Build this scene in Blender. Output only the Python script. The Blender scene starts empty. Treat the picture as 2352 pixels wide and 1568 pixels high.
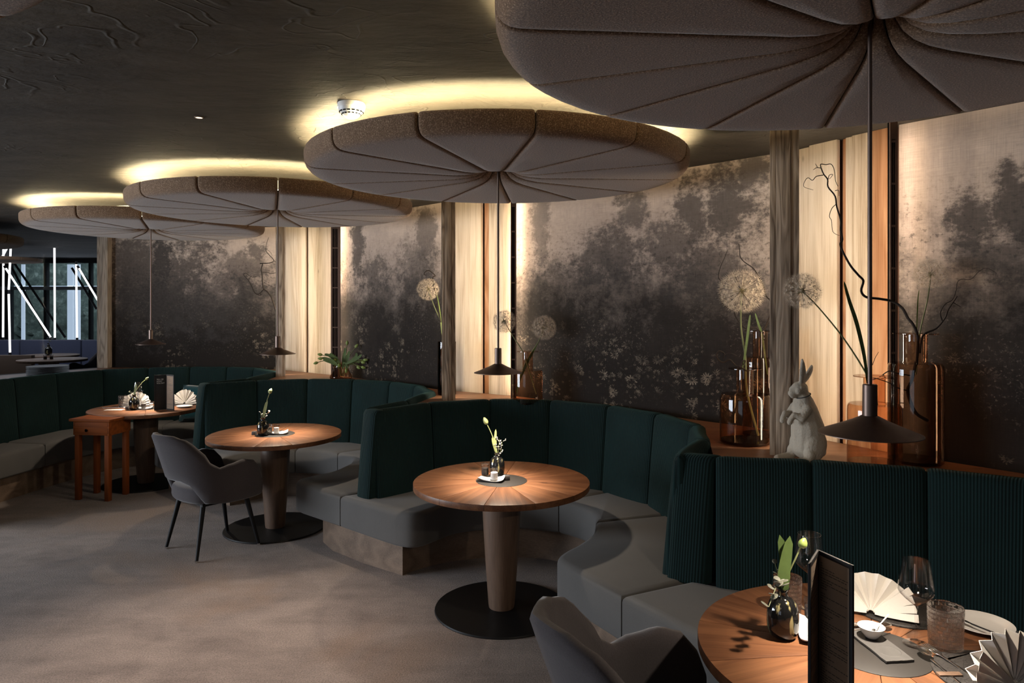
import bpy, bmesh, math, random
from mathutils import Vector, Matrix
random.seed(7)
PI = math.pi
C = bpy.context.scene.collection
sc = bpy.context.scene

# ---------------------------------------------------------------- camera, world, daylight, exposure
F = 1620.0; H = 1.78; YH = 700.0; CX = 1176.0
cam = bpy.data.cameras.new('camera'); co = bpy.data.objects.new('camera', cam); C.objects.link(co)
cam.sensor_width = 36; cam.lens = 36 * F / 2352; cam.shift_y = -(784 - YH) / 2352
cam.clip_start = 0.05; cam.clip_end = 200
co.location = (0, 0, H); co.rotation_euler = (PI / 2, 0, 0); sc.camera = co

sc.view_settings.view_transform = 'Standard'; sc.view_settings.look = 'None'
sc.view_settings.gamma = 1; sc.view_settings.use_curve_mapping = False
sc.view_settings.exposure = 0.0
w = bpy.data.worlds.new('World'); sc.world = w; w.use_nodes = True
w.node_tree.nodes['Background'].inputs[0].default_value = (0.62, 0.72, 0.9, 1)
w.node_tree.nodes['Background'].inputs[1].default_value = 0.35

def area(name, loc, target, sx, sy, power, col, shape='RECTANGLE', spread=None, roll=None):
    l = bpy.data.lights.new(name, 'AREA'); l.shape = shape; l.size = sx; l.size_y = sy
    l.energy = power; l.color = col
    if spread: l.spread = spread
    o = bpy.data.objects.new(name, l); C.objects.link(o); o.location = loc
    d = Vector(target) - Vector(loc); o.rotation_euler = d.to_track_quat('-Z', 'Y').to_euler()
    return o
# daylight through the windows behind and to the left of the camera
area('daylight_front_window', (-4.6, -3.3, 1.55), (-3.0, 2.0, 0.9), 3.4, 2.0, 22, (0.80, 0.88, 1.0))
area('daylight_left_window', (-8.7, 3.0, 1.5), (0.0, 3.6, 0.9), 3.6, 2.0, 520, (0.84, 0.91, 1.0))
area('daylight_garden', (-9.0, 15.0, 4.0), (-9.0, 17.6, 1.6), 8, 1.2, 420, (0.85, 0.95, 1.0))
area('daylight_facade', (-8.5, 14.0, 1.7), (-8.0, 9.0, 0.9), 5, 2.0, 22, (0.78, 0.86, 1.0))
area('added_bench_fill', (-7.6, 9.6, 2.66), (-7.8, 10.2, 0.0), 2.5, 1.2, 55, (0.9, 0.92, 1.0))  # unseen fill light, added to brighten the bench beyond the window

area('added_warm_fill', (-2.0, 0.2, 2.62), (-2.0, 0.9, 0.0), 2.6, 1.2, 24, (1.0, .74, .54), spread=2.2)  # unseen warm fill, added to lift the ambient light and the carpet

# ---------------------------------------------------------------- helpers
CEIL = 2.71; LEDGE = 1.01; K = .93
def G(px, py, z=0.0):
    y = F * (H - z) / (py - YH); return ((px - CX) / F * y, y)
def P3(px, py, d):
    return Vector(((px - CX) / F * d, d, H - (py - YH) / F * d))
def tag(o, label=None, cat=None, group=None, kind=None):
    if label: o['label'] = label
    if cat: o['category'] = cat
    if group: o['group'] = group
    if kind: o['kind'] = kind
    return o
def empty(name, label, cat, loc=(0, 0, 0), rz=0.0, group=None):
    o = bpy.data.objects.new(name, None); C.objects.link(o); o.empty_display_size = .05
    o.location = loc; o.rotation_euler = (0, 0, rz); return tag(o, label, cat, group)
def link(name, me, mat, parent=None, loc=None, rz=0.0):
    o = bpy.data.objects.new(name, me); C.objects.link(o)
    if mat and not me.materials: me.materials.append(mat)
    if parent: o.parent = parent
    if loc is not None: o.location = loc
    if rz: o.rotation_euler = (0, 0, rz)
    return o
def bmesh_to(name, bm, smooth=40, recalc=True):
    if recalc: bmesh.ops.recalc_face_normals(bm, faces=bm.faces)
    me = bpy.data.meshes.new(name); bm.to_mesh(me); bm.free()
    if smooth:
        me.shade_smooth(); me.set_sharp_from_angle(angle=math.radians(smooth))
    return me
def obj(name, bm, mat, parent=None, loc=None, rz=0.0, smooth=40):
    return link(name, bmesh_to(name, bm, smooth), mat, parent, loc, rz)
def copy_tree(o, parent=None):
    c = o.copy(); C.objects.link(c); c.parent = parent
    for ch in o.children: copy_tree(ch, c)
    return c

def box(bm, a, b, rot=None, bev=0.0, off=None):
    a = Vector(a); b = Vector(b); c = (a + b) / 2; s = b - a
    r = bmesh.ops.create_cube(bm, size=1.0); vs = r['verts']
    bmesh.ops.scale(bm, vec=s, verts=vs)
    if bev:
        es = list({e for v in vs for e in v.link_edges})
        rr = bmesh.ops.bevel(bm, geom=es, offset=bev, segments=2, affect='EDGES', profile=.5)
        vs = list({v for f in rr['faces'] for v in f.verts} | {v for v in vs if v.is_valid})
    M = Matrix.Translation(c)
    if rot is not None: M = rot @ M
    bmesh.ops.transform(bm, matrix=M, verts=vs)
    return vs
def lathe(bm, prof, seg=32, c=(0, 0, 0), cap0=True, cap1=True):
    rings = []
    for r, z in prof:
        rings.append([bm.verts.new((c[0] + r * math.cos(2 * PI * k / seg), c[1] + r * math.sin(2 * PI * k / seg), c[2] + z)) for k in range(seg)])
    for a, b in zip(rings, rings[1:]):
        for k in range(seg):
            bm.faces.new((a[k], a[(k + 1) % seg], b[(k + 1) % seg], b[k]))
    if cap0: bm.faces.new(rings[0][::-1])
    if cap1: bm.faces.new(rings[-1])
def tube(bm, pts, r, seg=6, cap=True):
    pts = [Vector(p) for p in pts]; n = len(pts)
    rr = r if isinstance(r, (list, tuple)) else [r] * n
    if len(rr) == 2 and n != 2: rr = [rr[0] + (rr[1] - rr[0]) * i / (n - 1) for i in range(n)]
    rings = []; up = None
    for i, p in enumerate(pts):
        t = (pts[min(i + 1, n - 1)] - pts[max(i - 1, 0)])
        if t.length < 1e-9: t = Vector((0, 0, 1))
        t.normalize()
        if up is None: up = Vector((0, 0, 1)) if abs(t.z) < .9 else Vector((1, 0, 0))
        u = (up - t * up.dot(t)).normalized(); v = t.cross(u); up = u
        rings.append([bm.verts.new(p + (u * math.cos(2 * PI * k / seg) + v * math.sin(2 * PI * k / seg)) * rr[i]) for k in range(seg)])
    for a, b in zip(rings, rings[1:]):
        for k in range(seg): bm.faces.new((a[k], a[(k + 1) % seg], b[(k + 1) % seg], b[k]))
    if cap: bm.faces.new(rings[0][::-1]); bm.faces.new(rings[-1])
def ellipsoid(bm, c, r, rot=None, seg=12, rings=8):
    q = bmesh.ops.create_uvsphere(bm, u_segments=seg, v_segments=rings, radius=1.0)
    M = Matrix.Translation(Vector(c)) @ (rot.to_4x4() if rot is not None else Matrix.Identity(4)) @ Matrix.Diagonal((r[0], r[1], r[2], 1))
    bmesh.ops.transform(bm, matrix=M, verts=q['verts'])
def catmull(p, n=6, closed=False):
    p = [Vector(q) for q in p]; out = []
    m = len(p)
    for i in range(m - 1):
        a, b, c, d = p[max(i - 1, 0)], p[i], p[i + 1], p[min(i + 2, m - 1)]
        for k in range(n):
            t = k / n
            out.append(.5 * ((2 * b) + (c - a) * t + (2 * a - 5 * b + 4 * c - d) * t * t + (3 * b - a - 3 * c + d) * t ** 3))
    out.append(p[-1]); return out
def area2(p): return sum(p[i][0] * p[(i + 1) % len(p)][1] - p[(i + 1) % len(p)][0] * p[i][1] for i in range(len(p)))
def inset(p, d):
    n = len(p); out = []
    for i in range(n):
        a, b, c = Vector(p[i - 1][:2]), Vector(p[i][:2]), Vector(p[(i + 1) % n][:2])
        e1 = (b - a).normalized(); e2 = (c - b).normalized()
        n1 = Vector((-e1.y, e1.x)); n2 = Vector((-e2.y, e2.x))
        k = 1 + n1.dot(n2); m = (n1 + n2) / max(k, .45)
        out.append(b + m * d)
    return out
def dedupe(p):
    o = []; ex = max(max(q[0] for q in p) - min(q[0] for q in p), max(q[1] for q in p) - min(q[1] for q in p)); tol = min(.004, .01 * ex)
    for q in p:
        q = Vector(q[:2])
        if not o or (q - o[-1]).length > tol: o.append(q)
    if (o[0] - o[-1]).length < tol: o.pop()
    return o
def slab(bm, pts, z0, z1, rt=0.0, rb=0.0, seg=3, shrink=0.0):
    p = dedupe(pts)
    if area2(p) < 0: p = p[::-1]
    if max(rt, rb) > .01:   # keep short edges away from sharp corners, where the rounding would fold over
        n = len(p); sharp = []
        for i in range(n):
            e1 = (p[i] - p[i - 1]).normalized(); e2 = (p[(i + 1) % n] - p[i]).normalized()
            if e1.dot(e2) < .8: sharp.append(i)
        lim = 1.5 * max(rt, rb)
        p = [q for i, q in enumerate(p) if i in sharp or all((q - p[j]).length > lim for j in sharp)]
    if shrink: p = inset(p, shrink)
    rings = []
    if rb:
        for k in range(seg + 1):
            a = PI / 2 * k / seg; rings.append((rb * (1 - math.sin(a)), z0 + rb * (1 - math.cos(a))))
    else: rings.append((0, z0))
    if rt:
        for k in range(seg + 1):
            a = PI / 2 * k / seg; rings.append((rt * (1 - math.cos(a)), z1 - rt + rt * math.sin(a)))
    else: rings.append((0, z1))
    vr = []
    for d, z in rings:
        q = inset(p, d) if d else p
        vr.append([bm.verts.new((v[0], v[1], z)) for v in q])
    n = len(p)
    for a, b in zip(vr, vr[1:]):
        for k in range(n): bm.faces.new((a[k], a[(k + 1) % n], b[(k + 1) % n], b[k]))
    fs = [bm.faces.new(vr[0][::-1]), bm.faces.new(vr[-1])]
    for f in fs: f.normal_update()
    if n > 4: bmesh.ops.triangulate(bm, faces=fs, ngon_method='EAR_CLIP')
def circle(c, r, n=48): return [(c[0] + r * math.cos(2 * PI * k / n), c[1] + r * math.sin(2 * PI * k / n)) for k in range(n)]
def text_mesh(body, size, extrude=0.0004):
    cu = bpy.data.curves.new('txt', 'FONT'); cu.body = body; cu.size = size; cu.extrude = extrude; cu.align_x = 'LEFT'
    o = bpy.data.objects.new('txt', cu); C.objects.link(o)
    bpy.context.view_layer.update()
    me = bpy.data.meshes.new_from_object(o.evaluated_get(bpy.context.evaluated_depsgraph_get()))
    bpy.data.objects.remove(o); bpy.data.curves.remove(cu); return me
def baked(o):
    bpy.context.view_layer.update()
    me = bpy.data.meshes.new_from_object(o.evaluated_get(bpy.context.evaluated_depsgraph_get()))
    me.name = o.name; return me

# ---------------------------------------------------------------- materials
class NT:
    def __init__(s, name):
        s.m = bpy.data.materials.new(name); s.m.use_nodes = True; s.t = s.m.node_tree; s.n = s.t.nodes; s.l = s.t.links
        s.b = s.n['Principled BSDF']; s.out = s.n['Material Output']
    def new(s, ty, **kw):
        x = s.n.new(ty)
        for k, v in kw.items(): setattr(x, k, v)
        return x
    def set(s, sock, v):
        if hasattr(v, 'is_linked') or isinstance(v, bpy.types.NodeSocket): s.l.new(v, sock)
        elif isinstance(v, (tuple, list)) and len(v) == 3 and sock.type == 'RGBA': sock.default_value = (*v, 1)
        else: sock.default_value = v
    def math(s, op, a, b=None, c=None, clamp=False):
        x = s.new('ShaderNodeMath', operation=op, use_clamp=clamp)
        s.set(x.inputs[0], a)
        if b is not None: s.set(x.inputs[1], b)
        if c is not None: s.set(x.inputs[2], c)
        return x.outputs[0]
    def vmath(s, op, a, b=None):
        x = s.new('ShaderNodeVectorMath', operation=op); s.set(x.inputs[0], a)
        if b is not None: s.set(x.inputs[1], b)
        return x.outputs[0] if op not in ('LENGTH', 'DISTANCE') else x.outputs['Value']
    def mix(s, f, a, b, blend='MIX'):
        x = s.new('ShaderNodeMix', data_type='RGBA', blend_type=blend)
        s.set(x.inputs[0], f); s.set(x.inputs[6], a); s.set(x.inputs[7], b); return x.outputs[2]
    def ramp(s, f, stops):
        x = s.new('ShaderNodeValToRGB'); e = x.color_ramp.elements
        while len(e) < len(stops): e.new(.5)
        for q, (p, c) in zip(e, stops):
            q.position = p; q.color = (*c, 1) if isinstance(c, (tuple, list)) else (c, c, c, 1)
        s.set(x.inputs[0], f); return x.outputs[0]
    def smooth(s, v, a, b):
        x = s.new('ShaderNodeMapRange', interpolation_type='SMOOTHSTEP'); s.set(x.inputs[0], v)
        x.inputs[1].default_value = a; x.inputs[2].default_value = b; return x.outputs[0]
    def co(s, kind='Object'): return s.new('ShaderNodeTexCoord').outputs[kind]
    def mapv(s, v, sc=(1, 1, 1), loc=(0, 0, 0)):
        x = s.new('ShaderNodeMapping'); s.set(x.inputs[0], v); x.inputs['Scale'].default_value = sc; x.inputs['Location'].default_value = loc; return x.outputs[0]
    def noise(s, v, scale, detail=4, rough=.55, dist=0.0, out='Factor'):
        x = s.new('ShaderNodeTexNoise'); s.set(x.inputs['Vector'], v); x.inputs['Scale'].default_value = scale
        x.inputs['Detail'].default_value = detail; x.inputs['Roughness'].default_value = rough; x.inputs['Distortion'].default_value = dist
        return x.outputs[0] if out == 'Factor' else x.outputs[1]
    def bump(s, h, strength=.3, dist=.01):
        x = s.new('ShaderNodeBump'); s.set(x.inputs['Height'], h); x.inputs['Strength'].default_value = strength; x.inputs['Distance'].default_value = dist
        s.l.new(x.outputs[0], s.b.inputs['Normal'])
    def fin(s, col=None, rough=.5, metal=0.0, spec=.5, sheen=0.0, emit=None, es=0.0):
        if col is not None: s.set(s.b.inputs['Base Color'], col)
        s.set(s.b.inputs['Roughness'], rough); s.b.inputs['Metallic'].default_value = metal
        s.b.inputs['Specular IOR Level'].default_value = spec
        if sheen: s.b.inputs['Sheen Weight'].default_value = sheen; s.b.inputs['Sheen Roughness'].default_value = .5
        if emit: s.set(s.b.inputs['Emission Color'], emit); s.b.inputs['Emission Strength'].default_value = es
        return s.m
M = {}
def plain(name, col, rough=.5, metal=0.0, spec=.5, var=.12, scale=30):
    t = NT(name); n = t.noise(t.co(), scale, 3)
    c = t.mix(n, tuple(x * (1 - var) for x in col), tuple(min(1, x * (1 + var)) for x in col))
    M[name] = t.fin(c, rough, metal, spec); return M[name]
def glow(name, col, s):
    t = NT(name); M[name] = t.fin((.8, .8, .8), .5, emit=col, es=s); return M[name]
def fabric(name, col, var=.25, scale=220, bump=.25, sheen=.3, blot=.12):
    t = NT(name); c = t.co(); n = t.noise(c, scale, 2, .6); b = t.noise(c, 5, 3)
    k = t.math('ADD', t.math('MULTIPLY', n, var * 2), t.math('MULTIPLY', b, blot * 2))
    k = t.math('ADD', k, 1 - var - blot)
    cc = t.vmath('SCALE', t.mix(0.0, col, col)); 
    x = t.new('ShaderNodeVectorMath', operation='SCALE'); x.inputs[0].default_value = col; t.set(x.inputs['Scale'], k)
    t.bump(n, bump, .002); M[name] = t.fin(x.outputs[0], .95, 0, .15, sheen); return M[name]
def wood(name, stops, axis='Z', scale=9, stretch=14, rough=.5, bump=.15, rings=.5, spec=.35, knots=True):
    t = NT(name); c = t.co(); r = t.new('ShaderNodeObjectInfo').outputs['Random']
    off = t.new('ShaderNodeCombineXYZ')
    for i, k in enumerate((7.3, 13.1, 5.7)): t.set(off.inputs[i], t.math('MULTIPLY', r, k))
    v = t.vmath('ADD', c, off.outputs[0])
    s = {'X': (1 / stretch, 1, 1), 'Y': (1, 1 / stretch, 1), 'Z': (1, 1, 1 / stretch)}[axis]
    v2 = t.mapv(v, s)
    warp = t.noise(v2, scale * .6, 2, .5)
    lines = t.math('FRACT', t.math('MULTIPLY', warp, 7.0))
    lines = t.math('ABSOLUTE', t.math('SUBTRACT', lines, .5))
    fine = t.noise(t.mapv(v, {'X': (.02, 1, 1), 'Y': (1, .02, 1), 'Z': (1, 1, .02)}[axis]), 140, 3, .7)
    f = t.math('ADD', t.math('MULTIPLY', lines, rings), t.math('MULTIPLY', fine, .55))
    big = t.noise(v2, scale * .25, 2)
    f = t.math('ADD', f, t.math('MULTIPLY', t.math('SUBTRACT', big, .5), .5))
    col = t.ramp(f, stops)
    if knots:
        vo = t.new('ShaderNodeTexVoronoi'); t.set(vo.inputs['Vector'], t.mapv(v, {'X': (.45, 1, 1), 'Y': (1, .45, 1), 'Z': (1, 1, .45)}[axis])); vo.inputs['Scale'].default_value = 4.5
        kn = t.smooth(vo.outputs['Distance'], .075, .03)
        col = t.mix(t.math('MULTIPLY', kn, .75), col, tuple(x * .42 for x in stops[0][1]))
    t.bump(f, bump, .004); M[name] = t.fin(col, rough, 0, spec); return M[name]

t = NT('carpet'); c = t.co(); big = t.noise(c, .55, 4, .6, .4); mid = t.noise(c, 3.0, 5, .65, .6); fine = t.noise(c, 120, 3, .8)
streak = t.noise(t.mapv(c, (.5, 2.2, 1)), 2.2, 5, .7)
k = t.math('ADD', t.math('MULTIPLY', mid, .5), t.math('MULTIPLY', streak, .5))
col = t.ramp(k, [(.32, (.145, .116, .104)), (.5, (.25, .207, .185)), (.66, (.33, .275, .245))])
col = t.mix(t.smooth(big, .5, .68), col, (.25, .18, .135))
col = t.mix(t.smooth(fine, .35, .65), t.vmath('MULTIPLY', col, (.55, .55, .55)), col)
t.bump(fine, .8, .008); M['carpet'] = t.fin(col, 1.0, 0, .05, .15)

def corduroy(name, col):
    t = NT(name); uv = t.co('UV'); sp = t.new('ShaderNodeSeparateXYZ'); t.set(sp.inputs[0], uv)
    s = t.math('SINE', t.math('MULTIPLY', sp.outputs[0], 2 * PI / .0125)); s = t.math('ADD', t.math('MULTIPLY', s, .5), .5)
    n = t.noise(t.co(), 160, 2); b = t.noise(t.co(), 4, 3)
    k = t.math('ADD', t.math('MULTIPLY', s, .55), t.math('ADD', t.math('MULTIPLY', n, .3), t.math('MULTIPLY', b, .55)))
    x = t.new('ShaderNodeVectorMath', operation='SCALE'); x.inputs[0].default_value = col; t.set(x.inputs['Scale'], k)
    t.bump(s, .55, .004); M[name] = t.fin(x.outputs[0], .9, 0, .2, .06)
    t.b.inputs['Sheen Tint'].default_value = (.3, .75, .7, 1)
corduroy('green_corduroy', (.0042, .0175, .018))
fabric('seat_fabric', (.098, .094, .09), .12, 300, .2, .12, .1)
fabric('chair_fabric', (.047, .041, .044), .22, 200, .3, .25, .1)
fabric('teal_velvet', (.006, .045, .06), .4, 60, .5, .3, .3)
fabric('blue_fabric', (.07, .08, .13), .2, 120, .2, .2, .1)
fabric('napkin_linen', (.6, .57, .53), .04, 400, .1, .1, .03)
t = NT('felt'); c = t.co(); sp = t.noise(c, 170, 2, .8); b = t.noise(t.mapv(c, (1, 1, 1)), 60, 2)
x = t.ramp(sp, [(.30, (.083, .050, .029)), (.52, (.172, .105, .062)), (.62, (.26, .17, .108)), (.74, (.49, .37, .27))])
t.bump(sp, .4, .003); M['felt'] = t.fin(x, .95, 0, .1, .2)
t = NT('plaster'); c = t.co(); wv = t.noise(c, 1.1, 3, .5, out='Color')
v = t.vmath('ADD', c, t.vmath('SCALE', wv)); 
w1 = t.new('ShaderNodeVectorMath', operation='SCALE'); t.set(w1.inputs[0], wv); w1.inputs['Scale'].default_value = 1.4
v = t.vmath('ADD', c, w1.outputs[0])
rid = t.math('ABSOLUTE', t.math('SUBTRACT', t.noise(v, 3.6, 2, .5), .5)); rl = t.smooth(rid, .024, .0)
vein = t.smooth(t.noise(c, 1.3, 2), .42, .56)
fine = t.noise(t.mapv(c, (1, 2.5, 1)), 5, 8, .65)
hgt = t.math('ADD', t.math('MULTIPLY', t.math('MULTIPLY', rl, vein), .38), t.math('MULTIPLY', fine, 1.3))
col = t.ramp(t.noise(t.mapv(c, (.7, 1.8, 1)), 2.2, 6, .65), [(.3, (.034, .028, .022)), (.7, (.068, .057, .043))])
t.bump(hgt, .55, .02); M['plaster'] = t.fin(col, .75, 0, .25)
plain('dark_wall', (.05, .045, .042), .8); plain('black_metal', (.005, .005, .0055), .5, .0, .22); plain('bronze', (.16, .115, .095), .42, .85, .5, .1, 60)
plain('chrome', (.75, .74, .72), .14, 1.0); plain('white_ceramic', (.6, .58, .56), .2, 0, .5, .02); plain('white_plastic', (.75, .74, .72), .45, 0, .4, .02)
plain('black_card', (.008, .008, .009), .6, 0, .3); plain('paper', (.5, .47, .44), .8, 0, .2, .05); plain('menu_paper', (.27, .2, .145), .8, 0, .2, .05)
plain('slate', (.055, .052, .049), .7, 0, .3, .25, 40); plain('charcoal', (.03, .027, .026), .55, 0, .4, .2); plain('inlay', (.022, .0195, .0175), .45, 0, .45, .1)
plain('pepper', (.012, .009, .008), .6); plain('salt', (.8, .79, .77), .5, 0, .4, .05)
plain('leaf_green', (.075, .12, .035), .5, 0, .4, .35, 25); plain('pale_green', (.24, .27, .11), .5, 0, .4, .3, 25); plain('bud_green', (.18, .24, .06), .45, 0, .4, .35, 40)
plain('stem_green', (.13, .14, .05), .6); plain('dry_leaf', (.10, .10, .075), .6); plain('twig', (.028, .02, .016), .8, 0, .2, .3, 80)
plain('seed_brown', (.16, .13, .06), .8); plain('fluff', (.58, .48, .37), .9, 0, .1, .1); plain('petal_white', (.4, .38, .34), .6, 0, .3, .05)
plain('gap_red', (.10, .038, .018), .7); plain('vent_metal', (.12, .066, .045), .6, .2); plain('void_black', (.003, .003, .003), 1, 0, 0)
plain('stone', (.50, .46, .40), .85, 0, .2, .12, 14); plain('steel_dark', (.02, .02, .022), .5, .3); plain('steel_light', (.35, .38, .42), .5, .3)
plain('brown_leather', (.07, .045, .03), .5); plain('plate_dark', (.012, .012, .013), .4, 0, .5, .2); plain('lcd_lettering', (.6, .6, .58), .7, 0, .2, .02)
t = NT('croc_leather'); c = t.co(); br = t.new('ShaderNodeTexVoronoi', feature='DISTANCE_TO_EDGE'); t.set(br.inputs['Vector'], t.mapv(c, (1, 1.7, 1))); br.inputs['Scale'].default_value = 75
e = t.smooth(br.outputs[0], .0, .12); t.bump(e, .4, .002); M['croc_leather'] = t.fin(t.mix(e, (.006, .005, .005), (.022, .019, .017)), .55, 0, .35)
t = NT('stone_figure'); c = t.co(); n = t.noise(c, 90, 4, .7); t.bump(n, .8, .008); M['stone_figure'] = t.fin(t.mix(t.noise(c, 9, 3), (.40, .35, .28), (.54, .48, .39)), .9, 0, .15)
wood('oak_table', [(.2, (.088, .033, .014)), (.5, (.185, .078, .034)), (.8, (.27, .122, .056))], 'X', 10, 9, .42, .06, .35, .4)
wood('oak_pedestal', [(.2, (.08, .048, .031)), (.5, (.135, .083, .055)), (.8, (.19, .122, .083))], 'Z', 10, 12, .5, .08, .35)
wood('oak_plinth', [(.2, (.105, .07, .048)), (.5, (.19, .13, .09)), (.8, (.27, .19, .135))], 'X', 5, 9, .6, .08, .4)
wood('oak_ledge', [(.2, (.14, .062, .03)), (.5, (.24, .112, .058)), (.8, (.32, .165, .088))], 'X', 7, 10, .45, .06, .35)
wood('orange_wood', [(.2, (.13, .034, .008)), (.5, (.25, .066, .014)), (.8, (.33, .10, .024))], 'X', 9, 10, .6, .1, .4, .12)
wood('orange_wood_leg', [(.2, (.13, .034, .008)), (.5, (.23, .06, .014)), (.8, (.29, .09, .022))], 'Z', 9, 10, .6, .1, .4, .12)
wood('weathered', [(.15, (.085, .056, .038)), (.40, (.32, .24, .17)), (.75, (.56, .44, .33))], 'Z', 24, 10, .8, .5, .5, .2)
wood('weathered_lit', [(.15, (.16, .125, .10)), (.40, (.42, .35, .285)), (.75, (.62, .53, .44))], 'Z', 24, 10, .8, .5, .5, .2)  # lighter copy of weathered: light on the far posts put into the colour
wood('pale_plank', [(.12, (.36, .25, .155)), (.4, (.60, .475, .345)), (.75, (.74, .62, .48))], 'Z', 9, 12, .65, .2, .35, .2)
wood('orange_plank', [(.15, (.27, .11, .045)), (.45, (.42, .205, .10)), (.8, (.55, .31, .17))], 'Z', 9, 8, .65, .2, .6, .2)
def thin_glass(name, col, edge, rough=.03, refl=1.0):
    t = NT(name); t.n.remove(t.b)
    lw = t.new('ShaderNodeLayerWeight'); lw.inputs['Blend'].default_value = .35
    l2 = t.new('ShaderNodeLayerWeight'); l2.inputs['Blend'].default_value = .5
    frs = t.math('ADD', t.math('MULTIPLY', t.math('POWER', l2.outputs['Facing'], 5.0), .9), .04)
    tr = t.new('ShaderNodeBsdfTransparent'); t.set(tr.inputs[0], t.mix(t.math('POWER', lw.outputs['Facing'], 2.2), col, edge))
    gl = t.new('ShaderNodeBsdfGlossy'); gl.inputs['Roughness'].default_value = rough
    mx = t.new('ShaderNodeMixShader'); t.set(mx.inputs[0], t.math('MULTIPLY', frs, refl)); t.l.new(tr.outputs[0], mx.inputs[1]); t.l.new(gl.outputs[0], mx.inputs[2])
    t.l.new(mx.outputs[0], t.out.inputs[0]); M[name] = t.m
thin_glass('amber_glass', (.84, .64, .49), (.28, .13, .065)); thin_glass('dark_glass', (.30, .19, .13), (.05, .025, .015))
thin_glass('pane_glass', (.86, .88, .9), (.6, .62, .65), .02, .02); thin_glass('clear_glass', (.985, .985, .985), (.74, .74, .74), .02, 1.2)
t = NT('cut_glass'); br = t.new('ShaderNodeTexBrick'); t.set(br.inputs['Vector'], t.mapv(t.co('UV'), (1, 1, 1))); br.inputs['Scale'].default_value = 1.0
br.inputs['Brick Width'].default_value = .02; br.inputs['Row Height'].default_value = .0135; br.inputs['Mortar Size'].default_value = .0022; br.inputs['Mortar Smooth'].default_value = 1
t.bump(br.outputs['Fac'], .9, .004); m = t.fin((.98, .95, .92), .03); t.b.inputs['Transmission Weight'].default_value = 1; t.b.inputs['IOR'].default_value = 1.46; t.b.inputs['Base Color'].default_value = (1, 1, 1, 1)
tr_ = t.new('ShaderNodeBsdfTransparent'); mx_ = t.new('ShaderNodeMixShader'); mx_.inputs[0].default_value = .4; t.l.new(t.b.outputs[0], mx_.inputs[1]); t.l.new(tr_.outputs[0], mx_.inputs[2]); t.l.new(mx_.outputs[0], t.out.inputs[0]); M['cut_glass'] = m
t = NT('black_glass'); s = t.noise(t.mapv(t.co(), (60, 60, 14)), 1.0, 2, .5); M['black_glass'] = t.fin(t.mix(t.smooth(s, .6, .72), (.006, .006, .006), (.22, .19, .09)), .06, 0, .6)
glow('led_warm', (1.0, .84, .50), 170); glow('neon', (1.0, .93, .88), 2.2); glow('far_daylight', (.72, .85, 1.0), .9); glow('spot_glow', (1.0, .85, .6), 4); glow('bulb', (1.0, .86, .68), 6)

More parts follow.
